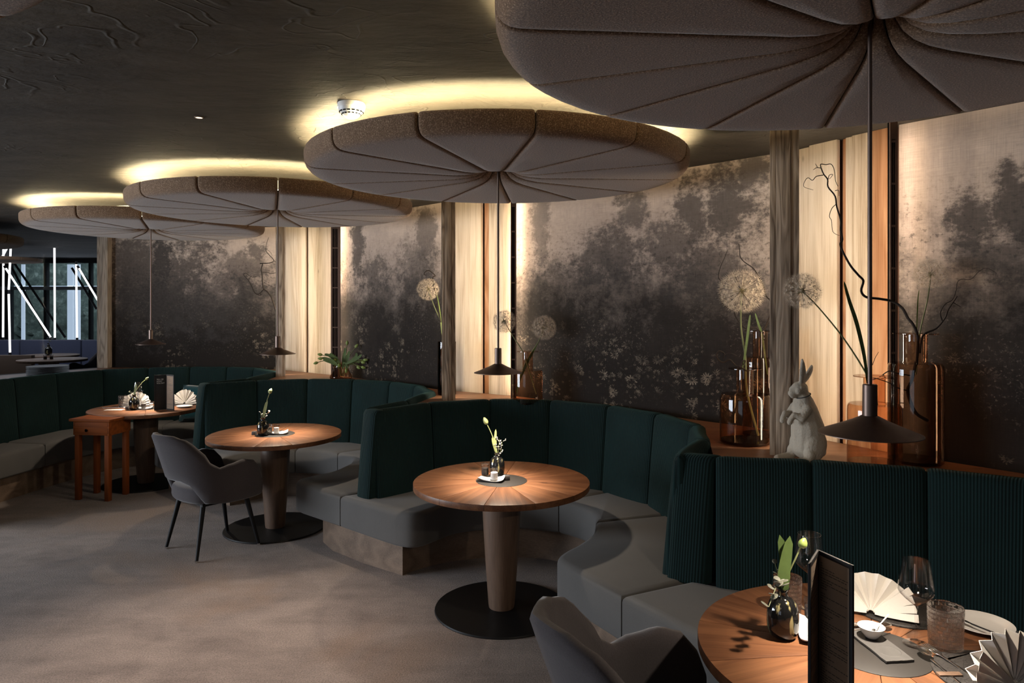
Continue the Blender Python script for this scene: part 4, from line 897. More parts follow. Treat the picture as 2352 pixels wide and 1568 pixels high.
# tulips in the low flared vase: each a stem, bud and leaves
def bud(bm, c, d, L, r):
    d = Vector(d).normalized(); q = d.to_track_quat('Z', 'Y').to_matrix().to_4x4(); rr = [(0, 0), (.55, .06), (.92, .25), (1, .42), (.85, .66), (.5, .86), (.12, 1.0), (0, 1.0)]
    b2 = bmesh.new(); lathe(b2, [(r * a * (1), L * z) for a, z in rr], 12, cap0=False, cap1=False)
    for v in b2.verts:
        a = math.atan2(v.co.y, v.co.x); k = 1 + .10 * math.cos(3 * a); v.co.x *= k; v.co.y *= k
    bmesh.ops.transform(b2, matrix=Matrix.Translation(Vector(c)) @ q, verts=b2.verts); me = bpy.data.meshes.new('t'); b2.to_mesh(me); b2.free(); bm.from_mesh(me); bpy.data.meshes.remove(me)
def tulip(label, pl, depth, budL, budr, leaves=(), mat='bud_green', group='green tulips in the low flared vase', dd=0.0, smat='stem_green', lmat='leaf_green', sr=.0035, lw=.016):
    pts = [P3(px, py, depth + dd * i / max(1, len(pl) - 1)) for i, (px, py) in enumerate(pl)]
    base = pts[0].copy(); root = empty('tulip', label, 'flower', base, 0, group); sp = catmull([p - base for p in pts], 4)
    bm = bmesh.new(); tube(bm, sp, sr, 7); obj('stem', bm, M[smat], root)
    bm = bmesh.new(); d = (sp[-1] - sp[-2]); bud(bm, sp[-1] - d.normalized() * budL * .05, d, budL, budr); obj('bud', bm, M[mat], root, smooth=60)
    for lf in leaves:
        lp = catmull([P3(px, py, depth + dd * .5 - .01) - base for px, py in lf], 4); bm = bmesh.new(); blade(bm, lp, leafw(len(lp), lw)); obj('leaf', bm, M[lmat], root, smooth=60)
    return root
d7 = 7.9 * K; mouth = (784, 846); T7 = [
    ('leftmost', [(783, 862), (772, 832), (748, 828), (730, 832)], [[(778, 846), (765, 834), (750, 828), (742, 826)]]), ('second from left, low', [(782, 862), (775, 835), (755, 824), (741, 823)], [[(778, 842), (764, 829), (748, 823), (738, 822)]]),
    ('upper left', [(784, 862), (778, 832), (760, 820), (740, 815)], [[(780, 840), (770, 826), (756, 816), (745, 813)], [(782, 840), (775, 826), (764, 818), (757, 812)]]),
    ('short left drooping', [(785, 862), (779, 835), (776, 827), (773, 826)], [[(781, 840), (774, 824), (766, 817), (758, 811)]]), ('centre left', [(784, 864), (781, 850), (781, 846), (780, 842)], []),
    ('front drooping', [(786, 864), (788, 842), (794, 838), (795, 846)], [[(788, 846), (790, 834), (796, 842), (797, 848)]]), ('tall upright', [(786, 864), (790, 836), (795, 810), (797, 792)], [[(787, 846), (789, 826), (792, 810), (793, 798)], [(789, 840), (794, 826), (801, 812), (802, 806)]]),
    ('tall right slanting', [(788, 864), (796, 836), (806, 812), (816, 798)], [[(790, 842), (798, 826), (800, 814), (802, 806)], [(795, 838), (806, 830), (818, 818), (818, 810)]]),
    ('right upper', [(788, 864), (800, 832), (818, 826), (835, 826)], [[(794, 836), (808, 829), (822, 822), (831, 814)]]), ('right middle', [(788, 864), (800, 835), (816, 829), (830, 831)], [[(796, 834), (808, 829), (820, 829), (826, 833)]]),
    ('right, second row', [(788, 866), (800, 838), (818, 828), (829, 828)], []), ('lower right', [(788, 866), (802, 836), (812, 836), (820, 841)], [[(792, 840), (800, 836), (808, 834), (814, 834)]]), ('lowest right', [(788, 866), (804, 836), (818, 838), (830, 842)], []), ('small centre', [(785, 864), (780, 836), (776, 828), (772, 828)], [[(784, 842), (776, 830), (768, 824), (762, 820)]])]
for i, (nm, pl, lv) in enumerate(T7):
    tulip('closed green tulip in the low flared vase, ' + nm, pl, d7 - .05 * math.sin(i * 1.7), .052, .0155, lv, dd=-.04 + .02 * math.cos(i))

# ================================================================ stone rabbit
def rabbit():
    bm = bmesh.new()
    def cap(a, b, ra, rb, n=9):
        a, b = Vector(a), Vector(b)
        for i in range(n + 1):
            f = i / n; r = ra + (rb - ra) * f; ellipsoid(bm, a.lerp(b, f), (r, r, r), None, 12, 8)
    def ell(c, r, ax=None, ang=0): ellipsoid(bm, c, r, Matrix.Rotation(ang, 3, ax) if ax else None, 16, 12)
    # faces -X; z up; total height .53
    cap((.020, 0, .085), (.022, 0, .16), .082, .084); cap((.022, 0, .16), (.004, 0, .25), .084, .066); cap((.004, 0, .25), (-.006, 0, .30), .066, .052); cap((-.006, 0, .30), (-.012, 0, .345), .05, .034)
    ell((-.030, 0, .372), (.046, .037, .039), 'Y', -.25); cap((-.045, 0, .365), (-.076, 0, .352), .031, .019); ell((-.084, 0, .350), (.011, .014, .011)); cap((-.062, 0, .345), (-.070, 0, .338), .018, .014)
    for s in (-1, 1):
        ell((-.05, s * .024, .366), (.022, .016, .020)); cap((-.042, s * .034, .380), (-.046, s * .034, .379), .008, .007, 2)
        cap((-.018, s * .048, .275), (-.055, s * .052, .232), .026, .021); cap((-.055, s * .052, .232), (-.088, s * .036, .246), .020, .015); cap((-.088, s * .036, .246), (-.106, s * .030, .222), .015, .014); ell((-.110, s * .029, .210), (.014, .014, .016))
        ell((.022, s * .058, .088), (.062, .036, .080), 'Y', .25); cap((-.018, s * .064, .05), (-.03, s * .066, .022), .030, .022); cap((-.03, s * .066, .019), (-.115, s * .060, .015), .021, .015); ell((-.118, s * .060, .014), (.016, .018, .013))
    ell((.108, 0, .038), (.026, .02, .020), 'Y', -.7); cap((.11, 0, .04), (.125, 0, .056), .014, .009)
    me = bpy.data.meshes.new('body'); bm.to_mesh(me); bm.free(); o = bpy.data.objects.new('body', me); C.objects.link(o)
    # ears: thick tapered leaves
    b2 = bmesh.new()
    for root, tip, wv, side in (((-.030, -.014, .395), (-.030, -.022, .515), .0205, 0), ((-.012, .014, .393), (.066, .026, .478), .0205, 1)):
        root, tip = Vector(root), Vector(tip)
        for i in range(17):
            f = i / 16; c = root.lerp(tip, f) + Vector((.006 * math.sin(PI * f), 0, 0)); wd_ = wv * (.42 + .58 * math.sin(PI * (f * .86 + .1)) ** .9) * (1 if f < .9 else .7)
            ellipsoid(b2, c, (wd_, .010, .016), Matrix.Rotation((tip - root).to_2d().angle_signed(Vector((1, 0)), 0) * 0, 3, 'Z'), 10, 6)
    me2 = bpy.data.meshes.new('e'); b2.to_mesh(me2); b2.free(); b3 = bmesh.new(); b3.from_mesh(o.data); b3.from_mesh(me2); b3.to_mesh(o.data); b3.free()
    rm = o.modifiers.new('r', 'REMESH'); rm.mode = 'VOXEL'; rm.voxel_size = .0038; rm.use_smooth_shade = True
    sm = o.modifiers.new('s', 'SMOOTH'); sm.factor = .5; sm.iterations = 7
    m2 = baked(o); bpy.data.objects.remove(o); m2.shade_smooth(); return m2
rb = empty('rabbit_figure', 'pale stone rabbit figure standing upright on the ledge, looking left', 'figurine', (1.44, 3.475, LEDGE), .28)
rb.scale = (.96, .96, .96)
link('body', rabbit(), M['stone_figure'], rb)
bm = bmesh.new(); ring = [(-.011 + .0385 * math.cos(a), .0385 * math.sin(a), .338 + .012 * math.cos(a)) for a in [2 * PI * k / 28 for k in range(29)]]; tube(bm, ring, .003, 6, False); obj('collar_ribbon', bm, M['slate'], rb)

# ================================================================ things on the tables
ZT = .751
def black_vase(x, y, s, label, z=ZT):
    o = empty('bud_vase', label, 'vase', (x, y, z), 0, 'small black glass bud vases'); bm = bmesh.new()
    pr = [(0, .001), (.030, .001), (.040, .008), (.0475, .03), (.049, .06), (.047, .09), (.040, .110), (.028, .122), (.018, .126), (.016, .132), (.017, .150), (.021, .153), (.020, .155), (.015, .150), (.014, .130), (0, .125)]
    lathe(bm, [(r * s, z_ * s) for r, z_ in pr], 32, cap0=False, cap1=False); obj('body', bm, M['black_glass'], o, smooth=60); return o
def tab_tulip(label, pts, bl, br, leaves, group='tulip buds in the black bud vases', mat='pale_green'):
    base = Vector(pts[0]); o = empty('tulip', label, 'flower', base, 0, group); sp = catmull([Vector(p) - base for p in pts], 5)
    bm = bmesh.new(); tube(bm, sp, .0026, 7); obj('stem', bm, M['pale_green'], o); d = sp[-1] - sp[-2]
    bm = bmesh.new(); bud(bm, sp[-1] - d.normalized() * .004, d, bl, br); obj('bud', bm, M[mat], o, smooth=60)
    for lp, wv in leaves:
        q = catmull([Vector(p) - base for p in lp], 4); bm = bmesh.new(); blade(bm, q, leafw(len(q), wv)); obj('leaf', bm, M['pale_green' if mat == 'pale_green' else 'leaf_green'], o, smooth=60)
    return o
def sprig(label, pts, mat, n, r, seed, round_=False):
    base = Vector(pts[0]); o = empty('filler_sprig', label, 'flower', base, 0); sp = catmull([Vector(p) - base for p in pts], 5); rd = random.Random(seed)
    bm = bmesh.new(); tube(bm, sp, .0013, 5); obj('stem', bm, M['stem_green'], o)
    for k in range(n):
        f = .15 + .85 * k / max(1, n - 1); p = sp[min(len(sp) - 1, int(f * (len(sp) - 1)))]; a = k * 2.3 + rd.random(); d = Vector((math.cos(a), math.sin(a) * .8, .35 + .3 * rd.random())).normalized()
        bm = bmesh.new()
        if round_:
            q = d.to_track_quat('Z', 'Y').to_matrix(); ellipsoid(bm, p + d * r * 1.05, (r * .85, r * .16, r), q, 10, 6)
        else:
            for j in range(4):
                e = p + d * (.012 + .004 * j) + Vector((rd.gauss(0, .004), rd.gauss(0, .004), rd.gauss(0, .004))); ellipsoid(bm, e, (r, r, r * .8), None, 6, 4)
        obj('leaf' if round_ else 'blossom', bm, M[mat], o, smooth=60)
    return o
def shaker(x, y, z, fill, label, s=1.0):
    o = empty('spice_jar', label, 'shaker', (x, y, z), 0, 'glass salt and pepper jars')
    bm = bmesh.new(); lathe(bm, [(0, 0), (.021 * s, 0), (.022 * s, .002), (.022 * s, .062 * s), (.0195 * s, .062 * s), (.0195 * s, .05)], 28, cap0=False, cap1=False); obj('glass_body', bm, M['clear_glass'], o)
    bm = bmesh.new(); lathe(bm, [(0, .002), (.0205 * s, .002), (.0205 * s, .042 * s), (0, .043 * s)], 24, cap0=False, cap1=False); obj('filling', bm, M[fill], o)
    bm = bmesh.new(); lathe(bm, [(0, .056 * s), (.0235 * s, .056 * s), (.024 * s, .06 * s), (.024 * s, .066 * s), (.012 * s, .0675 * s), (.006 * s, .069 * s), (.007 * s, .073 * s), (.004 * s, .076 * s), (0, .0765 * s)], 28, cap0=False, cap1=False); obj('lid', bm, M['clear_glass'], o, smooth=60)
    return o
def wavy_dish(x, y, rz, label, L=.17, Wd=.085, z=ZT):
    o_ = []; bm = bmesh.new(); nx, ny = 14, 8; top = []
    for i in range(nx + 1):
        row = []
        for j in range(ny + 1):
            u, v = i / nx * 2 - 1, j / ny * 2 - 1; px, py = u * L / 2 * (1 - .06 * v * v), v * Wd / 2 * (1 - .10 * u * u)
            row.append((px, py, .006 + .012 * abs(u) ** 3 + .007 * v * u + .006 * abs(v) ** 3))
        top.append(row)
    T = [[bm.verts.new(p) for p in r] for r in top]; B = [[bm.verts.new((p[0] * .96, p[1] * .96, max(0, p[2] - .005))) for p in r] for r in top]
    for g, fl in ((T, 0), (B, 1)):
        for i in range(nx):
            for j in range(ny):
                q = (g[i][j], g[i + 1][j], g[i + 1][j + 1], g[i][j + 1]); bm.faces.new(q[::-1] if fl else q)
    ed = [(i, 0) for i in range(nx)] + [(nx, j) for j in range(ny)] + [(i, ny) for i in range(nx, 0, -1)] + [(0, j) for j in range(ny, 0, -1)]
    for k in range(len(ed)):
        a, b = ed[k], ed[(k + 1) % len(ed)]; bm.faces.new((T[a[0]][a[1]], B[a[0]][a[1]], B[b[0]][b[1]], T[b[0]][b[1]]))
    return tag(obj('condiment_dish', bm, M['white_ceramic'], None, (x, y, z), rz, smooth=60), label, 'dish', 'white porcelain shaker dishes')
def card_box(x, y, rz, label, z=ZT):
    o = empty('place_stand', label, 'card stand', (x, y, z), rz, 'black card stands'); 
    for dy in (-.009, .009):
        bm = bmesh.new(); box(bm, (-.0145, dy - .0082, 0), (.0145, dy + .0082, .026), None, .001); obj('half_block', bm, M['charcoal'], o)
    return o
# middle table
x, y = G(1142, 1093, .75); vx, vy = x, y
black_vase(x, y, .93, 'black bud vase on the middle table')
zt = ZT + .148 * .93
tab_tulip('cream tulip bud leaning left on the middle table', [(x, y, zt - .06), (x - .006, y, zt + .03), (x - .03, y, zt + .105), (x - .062, y, zt + .175)], .048, .0150, [([(x - .002, y, zt - .01), (x - .018, y, zt + .05), (x - .030, y, zt + .095)], .009), ([(x - .002, y, zt - .01), (x - .012, y - .004, zt + .06), (x - .008, y, zt + .145)], .0085)])
sprig('white filler blossom beside the cream tulip on the middle table', [(x + .002, y, zt - .05), (x + .008, y, zt + .02), (x + .012, y, zt + .085)], 'petal_white', 8, .0045, 3)
sprig('curved dry twiglet in the middle table bud vase', [(x + .004, y, zt - .05), (x + .024, y, zt + .02), (x + .030, y, zt + .07)], 'petal_white', 6, .0035, 9)
x, y = G(1128, 1102, .756); wavy_dish(x, y, -.25, 'wavy white dish holding two jars on the middle table', .155, .09)
x1, y1 = G(1114, 1090, .762); shaker(x1, y1, ZT + .011, 'pepper', 'pepper jar on the wavy dish, middle table'); x1, y1 = G(1135, 1101, .762); shaker(x1, y1, ZT + .011, 'salt', 'salt jar on the wavy dish, middle table')
x, y = G(1164, 1102, .751); card_box(x, y, .3, 'black split card stand right of the salt jar, middle table', ZT + .0005)
# left table with the armchair
x, y = G(604, 1000, .75); black_vase(x, y, .93, 'black bud vase on the table by the armchair')
tab_tulip('tall cream tulip bud leaning right on the table by the armchair', [(x, y, zt - .06), (x + .01, y, zt + .03), (x + .03, y, zt + .13), (x + .052, y, zt + .195)], .046, .0145, [([(x, y, zt - .01), (x + .012, y, zt + .06), (x + .028, y, zt + .13)], .010), ([(x, y, zt - .01), (x + .02, y - .004, zt + .06), (x + .036, y, zt + .14)], .008)])
sprig('round dried bloom at the mouth of the vase by the armchair', [(x - .002, y, zt - .05), (x - .012, y, zt + .01), (x - .018, y, zt + .045)], 'petal_white', 5, .009, 5, True)
sprig('grey leafy sprig pointing right in the vase by the armchair', [(x + .002, y, zt - .05), (x + .02, y, zt + .01), (x + .05, y, zt + .05)], 'fluff', 7, .009, 6, True)
x, y = G(638, 995, .756); wavy_dish(x, y, .1, 'wavy white dish under the jars on the table by the armchair', .155, .09)
x1, y1 = G(619, 993, .762); shaker(x1, y1, ZT + .011, 'pepper', 'pepper jar beside the vase on the table by the armchair'); x1, y1 = G(635, 994, .762); shaker(x1, y1, ZT + .011, 'salt', 'salt jar on the dish on the table by the armchair')
x, y = G(584, 998, .751); card_box(x, y, -.1, 'black card stand left of the vase on the table by the armchair')

def napkin(x, y, z, R, rz, tilt, label, n=9):
    """fan folded napkin: pleats opening from one foot, with a turned back band"""
    o = empty('napkin_fan', label, 'napkin', (x, y, z), rz, 'white fan folded napkins'); bm = bmesh.new(); A = []; Bq = []
    Rm = Matrix.Rotation(-tilt, 4, 'X'); m = 2 * n
    for i in range(m + 1):
        a = PI * (.04 + .92 * i / m); amp = .011 * (1 if i % 2 else -1); row = []
        for f in (.06, .35, .7, .93, 1.0):
            r = R * f * (1.0 if i % 2 else .955); p = Vector((math.cos(a) * r, amp * f ** .8, math.sin(a) * r + .006)); row.append(p)
        A.append(row)
    for off_ in (0, .0022):
        g = [[bm.verts.new(Rm @ (p + Vector((0, off_, 0)))) for p in r] for r in A]; Bq.append(g)
        for a, b in zip(g, g[1:]):
            for k in range(4): bm.faces.new((a[k], b[k], b[k + 1], a[k + 1]))
    a, b = Bq
    for k in range(m): bm.faces.new((a[k][4], a[k + 1][4], b[k + 1][4], b[k][4])); bm.faces.new((a[k][0], b[k][0], b[k + 1][0], a[k + 1][0]))
    for k in range(4): bm.faces.new((a[0][k], a[0][k + 1], b[0][k + 1], b[0][k])); bm.faces.new((a[m][k], b[m][k], b[m][k + 1], a[m][k + 1]))
    obj('pleated_fan', bm, M['napkin_linen'], o, smooth=12)
    bm = bmesh.new()
    for s in (-1, 1):
        for k in range(4):
            a0 = .02 + .05 * k; p = [Vector((s * .012, -.010, .004 + .001 * k)), Vector((s * R * .6, -.014 - .004 * k, .004 + .02 * k)), Vector((s * R * (.98 - .05 * k), -.018 - .004 * k, .006 + .028 * k))]
            p = [Rm @ q for q in p]; blade(bm, catmull(p, 3), [.006, .008, .009, .010, .011, .012, .012][:7], (0, -1, .3), .1)
    for v in bm.verts: v.co.z = max(v.co.z, .0005)
    obj('folded_band', bm, M['napkin_linen'], o, smooth=30); return o
def tumbler(x, y, s, label, z=ZT):
    bm = bmesh.new(); uvl = bm.loops.layers.uv.new('UVMap'); R, Hh = .044 * s, .112 * s
    lathe(bm, [(0, 0), (R * .88, 0), (R * .93, .004), (R * .96, .03 * s), (R, Hh - .002), (R - .001, Hh), (R - .0025, Hh - .001), (R * .90, .03 * s), (R * .84, .016), (0, .014)], 40, cap0=False, cap1=False)
    for f in bm.faces:
        for lp in f.loops:
            a = math.atan2(lp.vert.co.y, lp.vert.co.x); ca = f.calc_center_median(); a2 = math.atan2(ca.y, ca.x)
            if a - a2 > PI: a -= 2 * PI
            if a2 - a > PI: a += 2 * PI
            lp[uvl].uv = (a * R, lp.vert.co.z)
    return tag(obj('tumbler', bm, M['cut_glass'], None, (x, y, z), smooth=40), label, 'glass', 'cut glass tumblers')
def wine_glass(x, y, h, label, z=ZT):
    o = empty('wine_glass', label, 'wine glass', (x, y, z), 0, 'clear stemmed wine glasses'); k = h / .25; r = 1.0
    bm = bmesh.new(); pr = [(0, .0), (.036, .0), (.037, .0015), (.02, .004), (.008, .008), (.0045, .016)]; lathe(bm, [(a, b * k) for a, b in pr], 36, cap0=False, cap1=False); obj('foot', bm, M['clear_glass'], o, smooth=60)
    bm = bmesh.new(); tube(bm, [(0, 0, .012 * k), (0, 0, .05 * k), (0, 0, .105 * k), (0, 0, .118 * k)], [.0042, .0034, .0040, .0075], 12); obj('stem', bm, M['clear_glass'], o)
    bm = bmesh.new(); pr = [(.004, .114), (.014, .122), (.034, .138), (.047, .152), (.050, .160), (.049, .172), (.044, .205), (.0375, .25)]
    pr = pr + [(a - .0012, b) for a, b in pr[::-1]]; lathe(bm, [(max(a, .001), b * k) for a, b in pr], 40, cap0=False, cap1=False); obj('bowl', bm, M['clear_glass'], o, smooth=60)
    return o
def fork(x, y, z, rz, label, kind='fork', tilt=0.0, grp='silver cutlery', mat='chrome'):
    o = empty('table_' + kind, label, kind, (x, y, z), rz, grp); o.rotation_euler = (tilt, 0, rz); bm = bmesh.new()
    hp = [(-.0035, -.02), (-.0028, -.06), (-.0045, -.13), (-.0058, -.158), (0, -.165), (.0058, -.158), (.0045, -.13), (.0028, -.06), (.0035, -.02)]
    slab(bm, hp, 0, .003, .0012, 0, 2); obj('handle', bm, M[mat], o)
    bm = bmesh.new()
    if kind == 'fork':
        slab(bm, [(-.0035, -.021), (.0035, -.021), (.0115, -.006), (.0125, .006), (-.0125, .006), (-.0115, -.006)], 0, .0028, .001, 0, 2)
        for k in range(4): xx = -.0102 + .0068 * k; slab(bm, [(xx - .0019, .005), (xx + .0019, .005), (xx + .0012, .044), (xx - .0012, .044)], 0, .0024, .0006, 0, 2)
    elif kind == 'spoon':
        n = 20
        for i in range(6):
            pass
        ring = []
        for i in range(6):
            f = (i + .001) / 5; ring.append([bm.verts.new((math.cos(a) * .0175 * f, .012 + math.sin(a) * .029 * f, .001 + .008 * f * f)) for a in [2 * PI * k / n for k in range(n)]])
        for a, b in zip(ring, ring[1:]):
            for k in range(n): bm.faces.new((a[k], a[(k + 1) % n], b[(k + 1) % n], b[k]))
        bmesh.ops.solidify(bm, geom=bm.faces[:], thickness=.0012)
    else:
        slab(bm, [(-.004, -.021), (.004, -.021), (.009, 0), (.010, .05), (.004, .092), (-.004, .095), (-.004, 0)], 0, .002, .0006, 0, 2)
    obj('head' if kind != 'knife' else 'knife_blade', bm, M['chrome'], o, smooth=50); return o
def charger(x, y, r, label):
    o = empty('charger', label, 'placemat', (x, y, ZT), 0, 'round black leather chargers'); bm = bmesh.new(); slab(bm, circle((0, 0), r, 56), 0, .004, .0015, 0, 2); obj('leather_disc', bm, M['croc_leather'], o)
    bm = bmesh.new(); tube(bm, [(*p, .004) for p in circle((0, 0), r - .006, 57)] + [(r - .006, 0, .004)], .0008, 4, False); obj('stitched_edge', bm, M['charcoal'], o); return o
def plate(x, y, r, label, mat, z=ZT, group=None, flat=False):
    bm = bmesh.new(); pr = [(0, .004), (r * .62, .004), (r * .72, .008), (r, .016 if not flat else .012), (r * 1.003, .0145), (r * .7, .003), (r * .6, 0), (0, 0)]; lathe(bm, pr, 48, cap0=False, cap1=False)
    return tag(obj('plate', bm, M[mat], None, (x, y, z), smooth=50), label, 'plate', group)
def menu(hx, hy, a1, a2, wv, h, label, z=ZT, title=None, seed=0):
    """tall menu card standing open as a V; a1,a2 plan directions of its two covers"""
    o = empty('menu_card', label, 'menu', (hx, hy, z), 0, 'tall black menu cards on the tables'); rd = random.Random(seed)
    for ang, side, wd_ in ((a1, -1, wv), (a2, 1, wv)):
        R = Matrix.Rotation(ang, 4, 'Z'); bm = bmesh.new(); box(bm, (0, -.002, 0), (wd_, .002, h), R, .0008); cv = obj('cover', bm, M['black_card'], o)
        bm = bmesh.new()
        for q in ((0, .006, .004, h - .004), (wd_ - .011, wd_, 0, h), (0, wd_, 0, .011), (0, wd_, h - .011, h)):
            for sg in (side,): box(bm, (q[0], min(sg * .002, sg * .0042), q[2]), (q[1], max(sg * .002, sg * .0042), q[3]), R)
        obj('frame_edge', bm, M['black_card'], cv, smooth=0)
        if title and side == 1: continue
        bm = bmesh.new(); box(bm, (.008, min(side * .002, side * .0030), .012), (wd_ - .012, max(side * .002, side * .0030), h - .012), R); obj('paper', bm, M['menu_paper'], cv, smooth=0)
        bm = bmesh.new(); zz = h - .03
        while zz > .03:
            xx = .014
            while xx < wd_ - .02:
                l = rd.uniform(.004, .014); xe = min(xx + l, wd_ - .016); box(bm, (xx, min(side * .0030, side * .0032), zz), (xe, max(side * .0030, side * .0032), zz + .0017), R); xx = xe + .0025
                if rd.random() < .12: break
            zz -= .0065 if rd.random() < .85 else .013
        tag(obj('print_lines', bm, M['charcoal'], cv, smooth=0), kind='stuff')
    if title:
        bm = bmesh.new()
        for k, line in enumerate(title):
            me = text_mesh(line, .017, .0002); b2 = bmesh.new(); b2.from_mesh(me)
            Mx = Matrix.Rotation(a2, 4, 'Z') @ Matrix.Translation((wv - .012 if False else .0, 0, 0)) @ Matrix.Translation((.088, .0046, h - .05 - k * .0185)) @ Matrix.Rotation(PI, 4, 'Z') @ Matrix.Rotation(PI / 2, 4, 'X')
            bmesh.ops.transform(b2, matrix=Mx, verts=b2.verts); b2.to_mesh(me); b2.free(); bm.from_mesh(me); bpy.data.meshes.remove(me)
        obj('cover_lettering', bm, M['lcd_lettering'], o, smooth=0)
    return o

# ---------------------------------------------------------------- laid table at lower right
charger(1.31, 2.385, .15, 'round black charger under the rear napkin on the near table')
charger(1.335, 1.945, .155, 'round crocodile patterned charger at the lower right corner')
napkin(1.185, 2.33, ZT + .008, .14, -.5, .75, 'white napkin fan behind the small bowl on the near table')
napkin(1.355, 1.90, ZT + .005, .135, .1, .15, 'white napkin fan at the lower right corner of the picture')
x, y = G(1798, 1462, .75); black_vase(x, y, .98, 'black swirled bud vase on the near laid table'); zt = ZT + .15 * .98
tab_tulip('green tulip with broad leaves in the near bud vase', [(x, y, zt - .06), (x + .012, y, zt + .03), (x + .036, y - .01, zt + .10), (x + .052, y - .01, zt + .135)], .034, .014, [([(x + .004, y, zt - .02), (x + .0, y - .004, zt + .05), (x + .022, y, zt + .165)], .019), ([(x, y, zt - .02), (x + .01, y + .01, zt + .06), (x - .006, y + .01, zt + .165)], .016)], mat='bud_green')
sprig('dusty round leaved sprig drooping over the near bud vase', [(x, y, zt - .04), (x - .010, y - .016, zt + .025), (x - .04, y - .055, zt + .03), (x - .082, y - .105, zt - .01)], 'dry_leaf', 13, .013, 2, True)
sprig('grey round leaved sprig rising behind the near tulip', [(x, y, zt - .04), (x - .006, y + .006, zt + .02), (x - .020, y + .01, zt + .075)], 'dry_leaf', 7, .010, 4, True)
x, y = G(1809, 1405, .75); tumbler(x, y, 1.05, 'cut glass tumbler behind the near bud vase')
x, y = G(2172, 1488, .75); tumbler(x, y, 1.12, 'cut glass tumbler beside the right wine glass')
wine_glass(1.012, 2.40, .25, 'wine glass half hidden behind the tall menu')
x, y = G(2104, 1480, .75); wine_glass(x, y, .255, 'tall wine glass standing free on the near table')
menu(.806, 1.86, math.atan2(-.112, .038), math.atan2(-.11, -.072), .122, .385, 'tall black menu standing open on the near table', seed=4)
x, y = G(1862, 1452, .756); wavy_dish(x, y, 1.25, 'wavy white dish half behind the near menu', .17, .075)
x1, y1 = G(1864, 1420, .762); shaker(x1, y1, ZT + .009, 'pepper', 'pepper jar half behind the near menu')
sl = empty('slate_board', 'grey slate board with two round hollows on the near table', 'slate', (1.105, 2.13, ZT + .0015), .12)
bm = bmesh.new(); rd = random.Random(5); e = [(-.045, -.105), (.042, -.105), (.045, .1), (-.043, .1)]; pts = []
for i in range(4):
    a, b = Vector(e[i]), Vector(e[(i + 1) % 4])
    for k in range(8): pts.append(a.lerp(b, k / 8) + Vector((rd.uniform(-.0012, .0012), rd.uniform(-.0012, .0012))))
slab(bm, pts, 0, .007, .001, .001, 2); obj('board', bm, M['slate'], sl, smooth=20)
bm = bmesh.new(); lathe(bm, [(0, .0072), (.030, .0072), (.033, .0078), (.0345, .0070)], 32, (0, -.05, 0), False, False); obj('hollow', bm, M['slate'], sl, smooth=60)
bm = bmesh.new(); lathe(bm, [(0, .0072), (.033, .0072), (.036, .0078), (.0375, .0070)], 32, (0, .035, 0), False, False); obj('hollow', bm, M['charcoal'], sl, smooth=60)
bo = empty('dip_bowl', 'small white bowl standing on the slate board', 'bowl', (1.103, 2.165, ZT + .010)); bm = bmesh.new()
lathe(bm, [(0, 0), (.017, 0), (.019, .003), (.030, .017), (.038, .033), (.039, .034), (.0365, .034), (.028, .019), (.015, .008), (0, .007)], 36, cap0=False, cap1=False); obj('body', bm, M['white_ceramic'], bo, smooth=60)
sp_ = fork(1.125, 2.17, ZT + .040, 0, 'tiny white spoon leaning in the small bowl', 'spoon', 0, 'porcelain spoons', 'white_ceramic'); sp_.scale = (.5, .5, .5); sp_.rotation_euler = (-.5, 0, -1.1 + PI); sp_.location = (1.11, 2.165, ZT + .026)
fork(1.245, 2.07, ZT + .010, .35 - .15, 'silver fork resting on the wooden rest beside the right charger', 'fork', .06)
fork(1.205, 2.05, ZT + .010, .22 - .15, 'silver spoon beside the fork on the wooden rest', 'spoon', .06)
bm = bmesh.new(); box(bm, (1.18, 1.945, ZT), (1.245, 1.965, ZT + .009), None, .002); tag(obj('cutlery_rest', bm, M['oak_pedestal']), 'small wooden rest under the fork and spoon', 'cutlery rest', 'wooden cutlery rests')
fork(1.165, 2.235, ZT + .006, -1.35, 'silver spoon right of the small bowl', 'spoon'); fork(1.10, 2.255, ZT + .006, -1.25, 'silver fork behind the small bowl', 'fork')
plate(1.50, 2.255, .092, 'white side plate at the table edge behind the right tumbler', 'white_ceramic')
k1 = fork(1.445, 2.25, ZT + .019, .45, 'dark handled knife laid across the white side plate', 'knife', 0, 'dark steak knives', 'black_card')
fork(.985, 2.40, ZT + .001, .12, 'dark handled knife behind the near menu', 'knife', 0, 'dark steak knives', 'black_card')
fork(1.41, 2.10, ZT + .001, -1.2, 'dark knife half hidden under the corner napkin', 'knife', 0, 'dark steak knives', 'black_card')

# ---------------------------------------------------------------- laid table in the far left corner booth
x, y = G(308, 941, .75); black_vase(x, y, .98, 'dotted black bud vase on the far corner table'); zt = ZT + .15 * .98
tab_tulip('thin tulip bud slanting right on the far corner table', [(x, y, zt - .06), (x + .015, y, zt + .03), (x + .07, y, zt + .11), (x + .115, y, zt + .15)], .04, .012, [([(x + .002, y, zt - .01), (x + .014, y, zt + .06), (x + .022, y, zt + .11)], .011)])
sprig('small dark leafy sprig left of the far corner vase', [(x - .004, y + .1, zt - .07), (x - .05, y + .1, zt - .01), (x - .105, y + .1, zt + .015)], 'dry_leaf', 7, .009, 8, True)
x, y = G(283, 934, .75); tumbler(x, y, 1.0, 'cut glass tumbler left of the far corner vase'); x, y = G(384, 930, .75); tumbler(x, y, 1.0, 'cut glass tumbler right of the far corner menu')
wine_glass(-3.78, 7.13, .25, 'wine glass behind the far corner vase')
